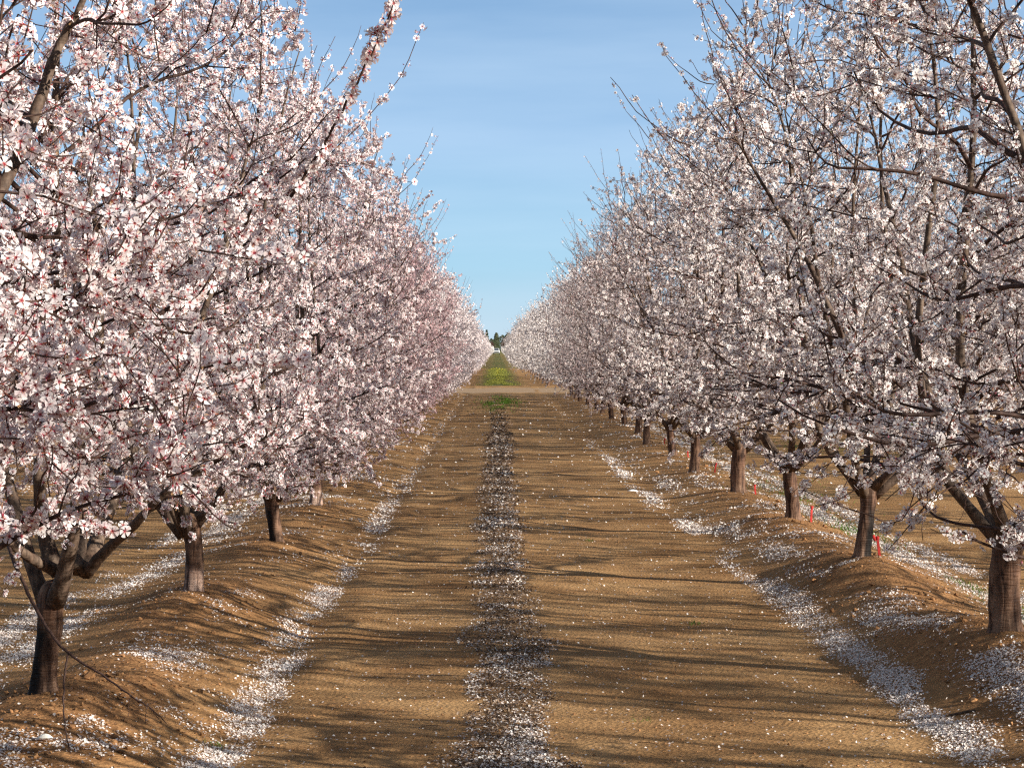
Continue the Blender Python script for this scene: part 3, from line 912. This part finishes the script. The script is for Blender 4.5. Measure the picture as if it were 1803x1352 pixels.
# trees just behind and beside the camera on the sun side: they stand in the same rows and shade the track
for y in (2.88, -2.2, -7.2):
    place('R', 1, int(abs(y)), RX, y, 'right almond tree beside the camera, ahead of the first one in view', GR)
for rx, g, a, b in ((7.9, 'almond trees in the second row right of the track', -6, 93), (12.9, 'almond trees in the third row right of the track', -12, 93), (17.9, 'almond trees in the fourth row right of the track', 62, 93),
                    (-7.1, 'almond trees in the second row left of the track', 20, 93), (-12.1, 'almond trees in the third row left of the track', 45, 93), (-17.1, 'almond trees in the fourth row left of the track', 66, 93)):
    side = 'L' if rx < 0 else 'R'; y0 = LEFT_Y0 if rx < 0 else RIGHT_Y0
    k = math.ceil((a - y0) / S)
    w_ = g.replace('almond trees', 'almond tree')
    while y0 + S * k < b:
        y = y0 + S * k + lr.normal() * .1
        if rx == 12.9 and 8 < y < 38: k += 1; continue
        place(side, 1 if (y < 45 and abs(rx) < 8) else 2, k, rx, y, 'flowering ' + w_ + ', half hidden behind nearer trees', g, lr.uniform(1.0, 1.12), lr.uniform(-.3, .3) + (math.pi if k % 2 else 0))
        k += 1
# far block beyond the crossing road
for side, rx in (('L', LX), ('R', RX), ('L', -7.1), ('R', 7.9)):
    k = 0; y0 = FAR_START + 1.5; n = 44 if abs(rx) < 5 else 8
    nm = 'left' if side == 'L' else 'right'
    for k in range(n):
        y = y0 + S * k + lr.normal() * .1
        place(side, 3 if k > 4 else 2, k, rx * 1.0 - (.0 if side == 'L' else .35), y,
              'far almond tree in the %s %s row beyond the crossing dirt road' % (nm, 'inner' if abs(rx) < 5 else 'outer'),
              'far almond trees in the %s %s row beyond the road' % (nm, 'inner' if abs(rx) < 5 else 'outer'), lr.uniform(.88, 1.02), lr.uniform(-.3, .3), zs=np.interp(y, [115, 330], [.88, .74]), xs=np.interp(y, [150, 330], [1, .8]))
# the remaining rows run on into the distance as one mass
def distant_orchard():
    mb = MB(); r = np.random.default_rng(5)
    t = flower_template(2, 'white')
    for side in (-1, 1):
        for y in np.arange(FAR_START + 1.5 + 44 * S, 690, S):
            n = 420; a = r.random(n) * 6.28; z = r.uniform(.5, 3.3, n); pr = profile(z / 3.4) * r.random(n) ** .35
            X = (LX if side < 0 else RX - .35) + np.cos(a) * pr * 1.35; Y = y + np.sin(a) * pr * 2.3
            scatter(mb, t, np.stack((X, Y, z), 1), r.normal(size=(n, 3)), r.uniform(.08, .13, n), r)
            tube(mb, [((LX if side < 0 else RX - .35), y, -.1), ((LX if side < 0 else RX - .35), y, 1.2)], [.12, .09], 5, (.1, .07, .05), 1)
            for q in range(5):
                aa = r.random() * 6.28
                b0 = np.array(((LX if side < 0 else RX - .35), y, .6))
                tube(mb, [b0, b0 + np.array((math.cos(aa) * 1.1, math.sin(aa) * 1.3, 1.2)), b0 + np.array((math.cos(aa) * 1.4, math.sin(aa) * 1.7, 2.4))], [.05, .03, .015], 3, (.5, .4, .35), 1)
    o = link('distant_orchard', mb.mesh('distant_orchard', [M_PETAL, M_LIMB]))
    tag(o, 'pale far end of the blossoming rows running to the vanishing point', 'orchard', kind='stuff')


distant_orchard()
place('R', 3, 1, 3.3, 725, 'rounded white blossoming tree closing the right row at the end of the aisle', 'far almond trees in the right inner row beyond the road', 1.15)


# ------------------------------------------------------------------ background trees on the horizon
def bg_tree(name, label, x, y, h, wd, kind, seed):
    r = np.random.default_rng(seed)
    root = bpy.data.objects.new(name, None); COL.objects.link(root); root.location = (x, y, 0)
    mt = MB(); tube(mt, [(0, 0, -.3), (.1, 0, h * .4), (0, .1, h * .92)], [h * .03, h * .022, h * .006], 7)
    for q in range(14):
        z0 = h * r.uniform(.2, .8); a = r.random() * 6.28; L = wd * .45 * (1 - z0 / h * .6)
        tube(mt, [(0, 0, z0), (math.cos(a) * L * .5, math.sin(a) * L * .5, z0 + L * .3), (math.cos(a) * L, math.sin(a) * L, z0 + L * .7)], [h * .01, h * .006, h * .003], 4)
    link('trunk', mt.mesh('trunk', [M_LIMB], True), root)
    n = 1500
    a = r.random(n) * 6.28
    if kind == 'conifer':
        t = r.random(n) ** .8; rad = wd * .5 * (1 - t) ** .8 * (1 + .3 * np.sin(t * 40 + a * 2)) * r.random(n) ** .4 + .1; z = h * (.12 + .88 * t); c = (.10, .13, .08)
    elif kind == 'poplar':
        t = r.random(n); rad = wd * .5 * np.sin(np.pi * np.clip(t * .9 + .08, 0, 1)) ** .6 * r.random(n) ** .4; z = h * (.1 + .9 * t); c = (.17, .19, .11)
    elif kind == 'bare':
        t = r.random(n); rad = wd * .5 * np.sqrt(np.clip(1 - (2 * t - 1) ** 2, 0, 1)) * r.random(n) ** .4; z = h * (.15 + .85 * t); c = (.2, .15, .12)
    else:
        t = r.random(n); rad = wd * .5 * np.sqrt(np.clip(1 - (2 * t - .9) ** 2, 0.02, 1)) * r.random(n) ** .35 * (1 + .25 * np.sin(a * 3 + t * 9)); z = h * (.12 + .88 * t); c = (.12, .15, .08)
    P = np.stack((np.cos(a) * rad, np.sin(a) * rad, z), 1)
    T = (np.array([(-.5, -.35, 0), (.5, -.3, .1), (.1, .6, 0), (-.2, .3, .25)], np.float32), np.array([(0, 1, 2), (0, 2, 3)]), np.zeros((0, 4), int), np.array([c] * 4, np.float32))
    mf = MB(); scatter(mf, T, P, r.normal(size=(n, 3)), r.uniform(.45, 1.0, n) * h / 16, r, .9)
    o = link('crown', mf.mesh('crown', [M_LEAF]), root); o['kind'] = 'stuff'
    tag(root, label, {'conifer': 'conifer', 'poplar': 'tree', 'bare': 'bare tree'}.get(kind, 'tree'), 'trees on the horizon beyond the orchard')


D = 860.0
K = D / F_PX
for j, (nm, lab, px, top, wpx, kind) in enumerate((
        ('conifer_tree', 'dark narrow conifer leftmost on the horizon beside the pink blossom', 850, 583, 9, 'conifer'),
        ('conifer_tree', 'tall dark ragged conifer just right of the leftmost horizon tree', 857, 581, 9, 'conifer'),
        ('evergreen_tree', 'low rounded evergreen between the dark conifers and the slim tree', 865, 596, 13, 'round'),
        ('poplar_tree', 'slim pointed tree standing tallest in the middle of the gap', 874, 586, 9, 'poplar'),
        ('evergreen_tree', 'wide dark green tree right of the slim pointed tree', 885, 590, 20, 'round'),
        ('evergreen_tree', 'rounded green tree touching the brown leafless tree on the horizon', 895, 586, 16, 'round'),
        ('conifer_tree', 'dark pointed conifer right of the wide green horizon trees', 904, 581, 9, 'conifer'),
        ('bare_tree', 'brown leafless tree in front of the green horizon trees', 896, 592, 24, 'bare'),
        ('evergreen_tree', 'grey green tree rightmost on the horizon above the white blossom', 915, 587, 18, 'round'),
        ('evergreen_tree', 'low dull green tree at the end of the aisle under the slim tree', 872, 600, 18, 'round'))):
    dd = D + (-60 if kind == 'bare' else 40 * math.sin(j * 2.3)) - (90 if top == 600 else 0)
    k_ = dd / F_PX
    bg_tree(nm, lab, (px - VPX) * k_, dd, CAM_Z + (VPY - top) * k_, wpx * k_ * 1.25, kind, 300 + j)


def treeline():
    r = np.random.default_rng(77); mb = MB()
    for q in range(260):
        x = r.uniform(-480, 480)
        if abs(x) < 14: continue
        y = r.uniform(900, 960); h = r.uniform(5, 10); n = 160
        a = r.random(n) * 6.28; t = r.random(n); rad = h * .4 * np.sqrt(np.clip(1 - (2 * t - 1) ** 2, 0, 1))
        P = np.stack((x + np.cos(a) * rad, y + np.sin(a) * rad, h * t), 1)
        T = (np.array([(-.5, -.35, 0), (.5, -.3, .1), (.1, .6, 0), (-.2, .3, .25)], np.float32), np.array([(0, 1, 2), (0, 2, 3)]), np.zeros((0, 4), int), np.array([(.05, .065, .03)] * 4, np.float32))
        scatter(mb, T, P, r.normal(size=(n, 3)), r.uniform(1.2, 2.4, n), r, .6)
    o = link('treeline', mb.mesh('treeline', [M_LEAF]))
    tag(o, 'far dark wood along the horizon behind the orchard', 'wood', kind='stuff')


treeline()


# ------------------------------------------------------------------ parked pickup at the far end of the aisle
def truck():
    y = 705.0; s = 1
    x = -.1
    root = bpy.data.objects.new('parked_pickup', None); COL.objects.link(root); root.location = (x, y, 0)
    mwhite = plain('white_paint', (.8, .8, .78), .3, 0, .03); mblk = plain('dark_rubber', (.03, .03, .03), .8); mgl = plain('tinted_glass', (.04, .05, .06), .1)
    mch = plain('dull_metal', (.4, .4, .4), .35, .8)

    def body(secs, name, mat, par):
        """lofted box sections: (y, half width bottom, half width top, z bottom, z top)"""
        mb = MB(); V = []
        for (yy, wb, wt, z0, z1) in secs:
            V += [(-wb, yy, z0), (wb, yy, z0), (wb, yy, z0 * .4 + z1 * .6), (wt, yy, z1 - .03), (wt - .05, yy, z1), (-wt + .05, yy, z1), (-wt, yy, z1 - .03), (-wb, yy, z0 * .4 + z1 * .6)]
        n = len(secs); k = 8; i = np.arange(n - 1)[:, None] * k; j = np.arange(k)[None]
        q = np.stack((i + j, i + (j + 1) % k, i + k + (j + 1) % k, i + k + j), -1).reshape(-1, 4)
        mb.add(V, [q, np.array([list(range(k))[::-1], [(n - 1) * k + t for t in range(k)]])])
        return link(name, mb.mesh(name, [mat]), par)

    bd = body([(-2.6, .86, .82, .55, 1.0), (-2.5, .95, .88, .45, 1.08), (-1.1, .97, .9, .42, 1.12), (0, .97, .92, .42, 1.12), (2.6, .97, .94, .45, 1.15), (2.7, .9, .88, .5, 1.1)], 'body', mwhite, root)
    body([(-1.2, .8, .8, 1.12, 1.14), (-.5, .78, .68, 1.12, 1.78), (.6, .78, .68, 1.12, 1.82), (.9, .8, .72, 1.12, 1.3)], 'cab', mwhite, root)
    body([(-1.14, .70, .70, 1.17, 1.19), (-.58, .68, .60, 1.17, 1.74)], 'windscreen', mgl, root).location = (0, -.05, .01)
    body([(-2.66, .62, .62, .66, .9), (-2.6, .62, .62, .66, .9)], 'grille', mblk, root)
    body([(-2.72, .92, .92, .42, .58), (-2.58, .92, .92, .42, .58)], 'bumper', mch, root)
    for sx in (-1, 1):
        hl = body([(-2.665, .12, .12, .72, .9), (-2.6, .12, .12, .72, .9)], 'headlight', mch, root); hl.location.x = sx * .76
        for yy in (-1.7, 1.7):
            mb = MB(); tube(mb, [(-.13, 0, 0), (-.11, 0, 0), (.11, 0, 0), (.13, 0, 0)], [.32, .38, .38, .32], 20)
            wv = mb.mesh('wheel', [mblk]); wh = link('wheel', wv, root); wh.location = (sx * .84, yy, .38)
            mb = MB(); tube(mb, [(0, 0, 0), (sx * .025, 0, 0)], [.2, .17], 14); link('rim', mb.mesh('rim', [mch]), wh).location = (sx * .13, 0, 0)
    tag(root, 'small white pickup truck standing at the far end of the track', 'pickup truck')


truck()

# ------------------------------------------------------------------ red marker stakes along the right row
M_RED = plain('red_paint', (.42, .03, .025), .7, 0, .3)


def stake(x, y, h, tilt, label, forked=False):
    root = bpy.data.objects.new('marker_stake', None); COL.objects.link(root)
    root.location = (x, y, g1(x, y)); root.rotation_euler = (tilt[0], tilt[1], .2)
    mb = MB(); w_ = .010; t = .004
    V = [(-w_ * .4, -t, -.06), (w_ * .4, -t, -.06), (w_, -t, .0), (w_, -t, h), (w_ * .3, -t, h + .006), (-w_, -t, h), (-w_, -t, 0)]
    V += [(a, t, c) for a, b, c in V]
    mb.add(V, [np.array([list(range(7)), list(range(13, 6, -1))]), np.array([(i, 7 + i, 7 + (i + 1) % 7, (i + 1) % 7) for i in range(7)])])
    link('stake_blade', mb.mesh('stake_blade', [M_RED]), root)
    mb = MB(); tube(mb, [(0, -.0, h * .86), (0, 0, h * 1.01)], [.016, .017], 10); link('collar', mb.mesh('collar', [M_RED]), root)
    if forked:
        mb = MB(); tube(mb, [(-.02, 0, h * .8), (-.028, -.002, h * .98), (-.03, 0, h * 1.12)], [.01, .013, .012], 8); link('clip', mb.mesh('clip', [M_RED]), root)
    return tag(root, label, 'stake', 'red stakes beside the right-hand trunks')


for px, py, y, h, tl, lab, fk in ((1550, 975, 18.1, .15, (.05, -.15), 'nearest red stake with a double head, right behind the dark furrowed trunk', True),
                                  (1429, 930, 23.2, .16, (0, .05), 'slim red stake beside the green weeds at the third trunk from the right edge', False),
                                  (1331, 880, 28.0, .13, (.1, -.12), 'short red stake between the third and fourth bare trunks', False),
                                  (1259, 845, 33.2, .14, (0, .15), 'leaning red stake right of the forked dark trunk', False),
                                  (1212, 818, 38.2, .10, (0, -.1), 'small red stake right of the fifth trunk', False),
                                  (1170, 795, 43.4, .10, (0, .1), 'farthest tiny red stake beside the sixth trunk', False)):
    stake((px - VPX) * y / F_PX, y, h, tl, lab, fk)


# ------------------------------------------------------------------ litter
def litter(name, label, cat, x, y, L, W, seed, colr):
    r = np.random.default_rng(seed); n = 9; m = 5
    u = np.linspace(-1, 1, n)[:, None]; v = np.linspace(-1, 1, m)[None]
    X = u * L * (1 + 0 * v); Y = v * W * np.sqrt(np.clip(1.05 - u ** 2, 0.05, 1)) + .15 * W * np.sin(u * 3)
    Z = .012 + .018 * (1 - v ** 2) * (1 - u ** 2) + .004 * r.random((n, m))
    top = np.stack(np.broadcast_arrays(X, Y, Z), -1).reshape(-1, 3); bot = top - np.array((0, 0, .003))
    i = np.arange(n - 1)[:, None] * m; j = np.arange(m - 1)[None]
    q = np.stack((i + j, i + m + j, i + m + j + 1, i + j + 1), -1).reshape(-1, 4)
    rim = [a for a in range(m)] + [a * m + m - 1 for a in range(1, n)] + [(n - 1) * m + a for a in range(m - 2, -1, -1)] + [a * m for a in range(n - 2, 0, -1)]
    k = n * m
    e = np.array([(rim[a], rim[(a + 1) % len(rim)], rim[(a + 1) % len(rim)] + k, rim[a] + k) for a in range(len(rim))])
    mb = MB(); mb.add(np.concatenate((top, bot)), [q, q[:, ::-1] + k, e])
    o = link(name, mb.mesh(name, [plain(name, colr, .5, 0, .1)], True), None, (x, y, g1(x, y) + .002))
    o.rotation_euler.z = r.uniform(-.5, .5)
    return tag(o, label, cat)


SHARD = (at(41, 1284, 9.6)[0], 10.05)
litter('white_shard', 'curved white shell-like shard lying on the soil at the lower left', 'litter', at(41, 1284, 9.6)[0], 10.05, .034, .012, 1, (.8, .78, .7))
litter('plastic_scrap', 'flat white plastic scrap lying among petals at the right edge of the track', 'litter', (1114 - VPX) * 30.2 / F_PX, 30.2, .07, .03, 2, (.85, .85, .85))


# ------------------------------------------------------------------ fallen petals, chaff, clods, weeds
def sample(dfun, n, x0, x1, y0, y1, r, dp=2.0):
    """rejection sample; density of tries falls with distance"""
    X = r.uniform(x0, x1, n)
    u = r.random(n)
    Y = (y0 ** (1 - dp) + u * (y1 ** (1 - dp) - y0 ** (1 - dp))) ** (1 / (1 - dp)) if dp != 1 else y0 * (y1 / y0) ** u
    k = in_view(X, Y); X = X[k]; Y = Y[k]
    k = r.random(len(X)) < dfun(X, Y)
    return X[k], Y[k]


def in_view(X, Y, m=.8):
    return (X > -.214 * Y - m) & (X < .228 * Y + m)


def surf_normal(X, Y):
    e = .03
    gx = (ground_h(X + e, Y) - ground_h(X - e, Y)) / (2 * e); gy = (ground_h(X, Y + e) - ground_h(X, Y - e)) / (2 * e)
    return np.stack((-gx, -gy, np.ones_like(gx)), 1)


PET = (np.array([(0, -.5, 0), (.42, .05, .10), (.28, .5, .16), (-.28, .5, .14), (-.42, .05, .08), (0, .1, .0)], np.float32),
       np.array([(0, 1, 5), (1, 2, 5), (2, 3, 5), (3, 4, 5), (4, 0, 5)]), np.zeros((0, 4), int),
       np.array([(.80, .64, .58), (.90, .85, .78), (.93, .90, .84), (.93, .90, .84), (.90, .85, .78), (.90, .84, .78)], np.float32))
PET2 = (PET[0][:5] * np.array((1, 1, 1.4), np.float32), np.array([(0, 1, 4), (1, 2, 4), (2, 3, 4)]), np.zeros((0, 4), int), PET[3][:5])


def petals():
    r = np.random.default_rng(17); mb = MB()
    for (x0, x1, n) in ((-3.6, 4.2, 1700000),):
        X, Y = sample(petal_density, n, x0, x1, 9, 96, r, 1.9)
        k = in_view(X, Y); X = X[k]; Y = Y[k]
        s = .0125 * np.clip(Y / 16, 1, 3.2) * r.uniform(.5, 1.3, len(X))
        keep = r.random(len(X)) < np.clip(1.15 * 9 / Y, .1, 1) ** .35
        X, Y, s = X[keep], Y[keep], s[keep]
        Nn = surf_normal(X, Y) + r.normal(size=(len(X), 3)) * .38
        Z = ground_h(X, Y) + .003 + .4 * s * r.random(len(X))
        nr = Y < 20
        P = np.stack((X, Y, Z), 1)
        scatter(mb, PET, P[nr], Nn[nr], s[nr], r, .5); scatter(mb, PET2, P[~nr], Nn[~nr], s[~nr], r, .5)
        print('petals', len(X))
    # side aisles, seen under the crowns
    for (x0, x1, n) in ((-16, -3.6, 420000), (4.2, 19, 420000)):
        X, Y = sample(petal_density, n, x0, x1, 12, 92, r, 1.9)
        k = in_view(X, Y); X = X[k]; Y = Y[k]
        s = .018 * np.clip(Y / 18, 1, 3.5) * r.uniform(.7, 1.3, len(X))
        P = np.stack((X, Y, ground_h(X, Y) + .004 + .3 * s * r.random(len(X))), 1)
        scatter(mb, PET2, P, np.array((0, 0, 1.)) + r.normal(size=P.shape) * .35, s, r, .25)
        print('petals', len(X))
    o = link('fallen_petals', mb.mesh('fallen_petals', [M_PETAL]))
    tag(o, 'white fallen petals drifted in strips along the track and berms', 'petals', kind='stuff')


petals()


def chaff():
    r = np.random.default_rng(18); mb = MB()
    X, Y = sample(lambda x, y: mid_mask(x, y) ** 1.5 * .34, 300000, -.6, .75, 9, 88, r, 1.9)
    s = .0115 * np.clip(Y / 16, 1, 3.2) * r.uniform(.35, 1.6, len(X))
    cols = np.array([(.10, .068, .048), (.20, .14, .095), (.33, .25, .18), (.5, .4, .3)])
    for c, lo, hi in ((0, 0, .45), (1, .45, .75), (2, .75, .9), (3, .9, 1)):
        u = r.random(len(X)) if c == 0 else u
        k = (u >= lo) & (u < hi)
        T = (np.array([(-.6, -.2, 0), (.6, -.25, .1), (.5, .25, .25), (-.5, .2, .3)], np.float32), np.zeros((0, 3), int), np.array([(0, 1, 2, 3)]), np.array([cols[c]] * 4, np.float32))
        P = np.stack((X[k], Y[k], ground_h(X[k], Y[k]) + .003 + .3 * s[k] * r.random(k.sum())), 1)
        scatter(mb, T, P, np.array((0, 0, 1.)) + r.normal(size=P.shape) * .5, s[k], r, .4)
    o = link('hull_chaff', mb.mesh('hull_chaff', [M_LEAF]))
    tag(o, 'dark strip of crushed hulls and chaff down the middle of the track', 'chaff', kind='stuff')


chaff()


def clods():
    r = np.random.default_rng(19); mb = MB()
    ph = (1 + 5 ** .5) / 2
    I = np.array([(-1, ph, 0), (1, ph, 0), (-1, -ph, 0), (1, -ph, 0), (0, -1, ph), (0, 1, ph), (0, -1, -ph), (0, 1, -ph), (ph, 0, -1), (ph, 0, 1), (-ph, 0, -1), (-ph, 0, 1)], np.float32) / 1.9
    F = np.array([(0, 11, 5), (0, 5, 1), (0, 1, 7), (0, 7, 10), (0, 10, 11), (1, 5, 9), (5, 11, 4), (11, 10, 2), (10, 7, 6), (7, 1, 8), (3, 9, 4), (3, 4, 2), (3, 2, 6), (3, 6, 8), (3, 8, 9), (4, 9, 5), (2, 4, 11), (6, 2, 10), (8, 6, 7), (9, 8, 1)])

    def dens(x, y): return np.clip(berm_h(x, y) / .2, 0, 1) * np.clip(.35 + fbm(x * 2, y * 2, 91, 3), 0, 1) + .09
    X, Y = sample(dens, 90000, -4.2, 6, 9, 60, r, 1.9)
    k = in_view(X, Y) & (np.hypot(X - SHARD[0], Y - SHARD[1]) > .12); X = X[k]; Y = Y[k]
    s = np.minimum(.0032 * (1 / (r.random(len(X)) + .012)) ** .5, .026) * np.clip(Y / 20, 1, 1.6)
    s = np.where(berm_h(X, Y) < .03, np.minimum(s, .008), s)
    n = len(X)
    for b in range(6):
        k = np.arange(b, n, 6)
        J = I * (1 + r.normal(size=I.shape) * .28).astype(np.float32) * np.array((1, 1, .6), np.float32)
        c = np.array((.33, .18, .08)) * r.uniform(.75, 1.15)
        P = np.stack((X[k], Y[k], ground_h(X[k], Y[k]) + s[k] * .25), 1)
        scatter(mb, (J, F, np.zeros((0, 4), int), np.array([c] * 12, np.float32)), P, np.array((0, 0, 1.)) + r.normal(size=P.shape) * .5, s[k], r, .35)
    m, nt, bb = mat_new('soil_clod')
    a = N(nt, 'ShaderNodeAttribute', attribute_name='tone'); n2 = N(nt, 'ShaderNodeTexNoise', Scale=90, Detail=4)
    co = N(nt, 'ShaderNodeTexCoord'); nt.links.new(co.outputs['Object'], n2.inputs['Vector'])
    nt.links.new(mixc(nt, a.outputs['Color'], ramp(nt, n2.outputs[0], [(.3, (.6, .55, .5)), (.7, (1.2, 1.2, 1.2))]), 1., 'MULTIPLY'), bb.inputs['Base Color'])
    bb.inputs['Roughness'].default_value = 1
    o = link('soil_clods', mb.mesh('soil_clods', [m], False))
    tag(o, 'loose brown clods and crumbs of soil on the berms and track', 'soil clods', kind='stuff')
    print('clods', n)


clods()


def weeds():
    r = np.random.default_rng(20)
    blade = (np.array([(-.06, 0, 0), (.06, 0, 0), (.05, .1, .55), (0, .35, 1.0)], np.float32), np.array([(0, 1, 2), (0, 2, 3)]), np.zeros((0, 4), int), np.array([(.06, .13, .02), (.06, .13, .02), (.09, .19, .03), (.13, .24, .04)], np.float32))

    def tuft(name, label, cx, cy, rx, ry, n, h, mat=M_LEAF, cut=-.1, tmpl=blade):
        X = cx + r.normal(size=n) * rx * .55; Y = cy + r.normal(size=n) * ry * .55
        k = fbm(X * 3, Y * .8, 95, 3) > cut; X = X[k]; Y = Y[k]
        P = np.stack((X, Y, ground_h(X, Y) - .004), 1)
        mb = MB(); nn = np.array((0, 0, 1.)) + r.normal(size=P.shape) * .45
        scatter(mb, tmpl, P, nn, h * r.uniform(.5, 1.2, len(X)), r, .5)
        return mb, X, Y

    mb, X, Y = tuft('', '', 6.1, 0, 1, 1, 1, .01)
    # patch of green where the track nears the crossing road
    mb, X, Y = tuft('', '', .12, 79, .62, 9, 3600, .09, cut=-.02)
    o = link('grass_patch', mb.mesh('grass_patch', [M_LEAF])); tag(o, 'green weeds growing mid-track just before the crossing road', 'grass', kind='stuff')
    # green strip with yellow flowers beyond the road
    mb = MB(); n = 11000
    X = .1 + r.normal(size=n) * .42; Y = 117 + r.random(n) ** 1.3 * 95
    k = (fbm(X * 1.6, Y * .12, 96, 3) > -.28); X = X[k]; Y = Y[k]
    tm = (blade[0] * np.array((2.2, 1, 1), np.float32), blade[1], blade[2], np.array([(.25, .27, .06), (.26, .28, .06), (.33, .35, .07), (.42, .42, .10)], np.float32))
    scatter(mb, tm, np.stack((X, Y, ground_h(X, Y)), 1), np.array((0, 0, 1.)) + r.normal(size=(len(X), 3)) * .4, r.uniform(.03, .09, len(X)), r, .4)
    o = link('green_strip', mb.mesh('green_strip', [M_LEAF])); tag(o, 'bright green ground cover in the aisle beyond the crossing road', 'grass', kind='stuff')
    mb = MB(); n = 170
    X = -.12 + r.normal(size=n) * .28; Y = 128 + r.random(n) * 75; k = fbm(X * 2, Y * .1, 97, 3) > -.05; X = X[k]; Y = Y[k]
    ft = (np.array([(-1, -1, 0), (1, -1, .2), (1, 1, 0), (-1, 1, .2)], np.float32), np.zeros((0, 3), int), np.array([(0, 1, 2, 3)]), np.array([(.62, .55, .06)] * 4, np.float32))
    scatter(mb, ft, np.stack((X, Y, ground_h(X, Y) + r.uniform(.08, .17, len(X))), 1), np.array((0, -.5, 1.)) + r.normal(size=(len(X), 3)) * .4, r.uniform(.014, .035, len(X)), r, .2)
    o = link('yellow_flowers', mb.mesh('yellow_flowers', [M_LEAF])); tag(o, 'tiny yellow flowers scattered over the green strip beyond the road', 'flowers', kind='stuff')
    # small weeds behind the right berm
    mb = MB()
    for cx, cy, rx, ry, n, h in ((3.62, 23.4, .12, .9, 700, .05), (3.64, 17.6, .07, .5, 220, .04), (3.62, 16.0, .08, .5, 420, .045), (3.6, 14.9, .07, .35, 200, .04), (3.66, 29, .1, 1.4, 300, .05),
                                 (1.35, 15.8, .03, .05, 40, .03), (-1.33, 10.9, .03, .05, 60, .03), (.72, 11.6, .03, .05, 40, .02), (.9, 22.5, .03, .08, 40, .03), (3.9, 31, .5, 3, 500, .05), (6.5, 44, 1.2, 3, 900, .07)):
        X = cx + r.normal(size=n) * rx; Y = cy + r.normal(size=n) * ry
        P = np.stack((X, Y, ground_h(X, Y) - .003), 1)
        scatter(mb, blade, P, np.array((0, 0, 1.)) + r.normal(size=P.shape) * .6, h * r.uniform(.5, 1.2, n), r, .5)
    o = link('small_weeds', mb.mesh('small_weeds', [M_LEAF])); tag(o, 'low green weeds sprouting beside the berms', 'weeds', kind='stuff')
    # dry straws and fallen twigs
    mb = MB()
    for q in range(420):
        y = 9.5 * (60 / 9.5) ** r.random(); x = r.uniform(-3.2, 4.2); a = r.random() * 6.28; L = r.uniform(.03, .14); z = g1(x, y) + .006
        c = (.42, .32, .2) if r.random() < .5 else (.12, .08, .06)
        tube(mb, [(x, y, z), (x + math.cos(a) * L * .5, y + math.sin(a) * L * .5, g1(x + math.cos(a) * L * .5, y + math.sin(a) * L * .5) + .012), (x + math.cos(a + .2) * L, y + math.sin(a + .2) * L, g1(x + math.cos(a + .2) * L, y + math.sin(a + .2) * L) + .007)], [.0016, .0014, .0009], 3, c)
    o = link('fallen_twigs', mb.mesh('fallen_twigs', [M_LEAF])); tag(o, 'thin fallen twigs and straws strewn on the soil', 'twigs', kind='stuff')


weeds()


def stick(label, px, py, y, L, r_, a, cat='stick'):
    x = (px - VPX) * y / F_PX; mb = MB(); r = np.random.default_rng(int(px))
    t = np.linspace(-.5, .5, 8)
    P = np.stack((x + np.cos(a) * L * t, y + np.sin(a) * L * t, t * 0), 1); P[:, 2] = ground_h(P[:, 0], P[:, 1]) + r_ * .7
    P[:, :2] += r.normal(size=(8, 2)) * L * .01
    P -= np.array((x, y, 0)); tube(mb, P, r_ * np.linspace(1, .6, 8), 7)
    o = link('fallen_stick', mb.mesh('fallen_stick', [M_LIMB], True), None, (x, y, 0)); tag(o, label, cat)


stick('short dark stick lying across the white petals at the lower right', 1697, 1262, 11.45, .13, .008, -.35)
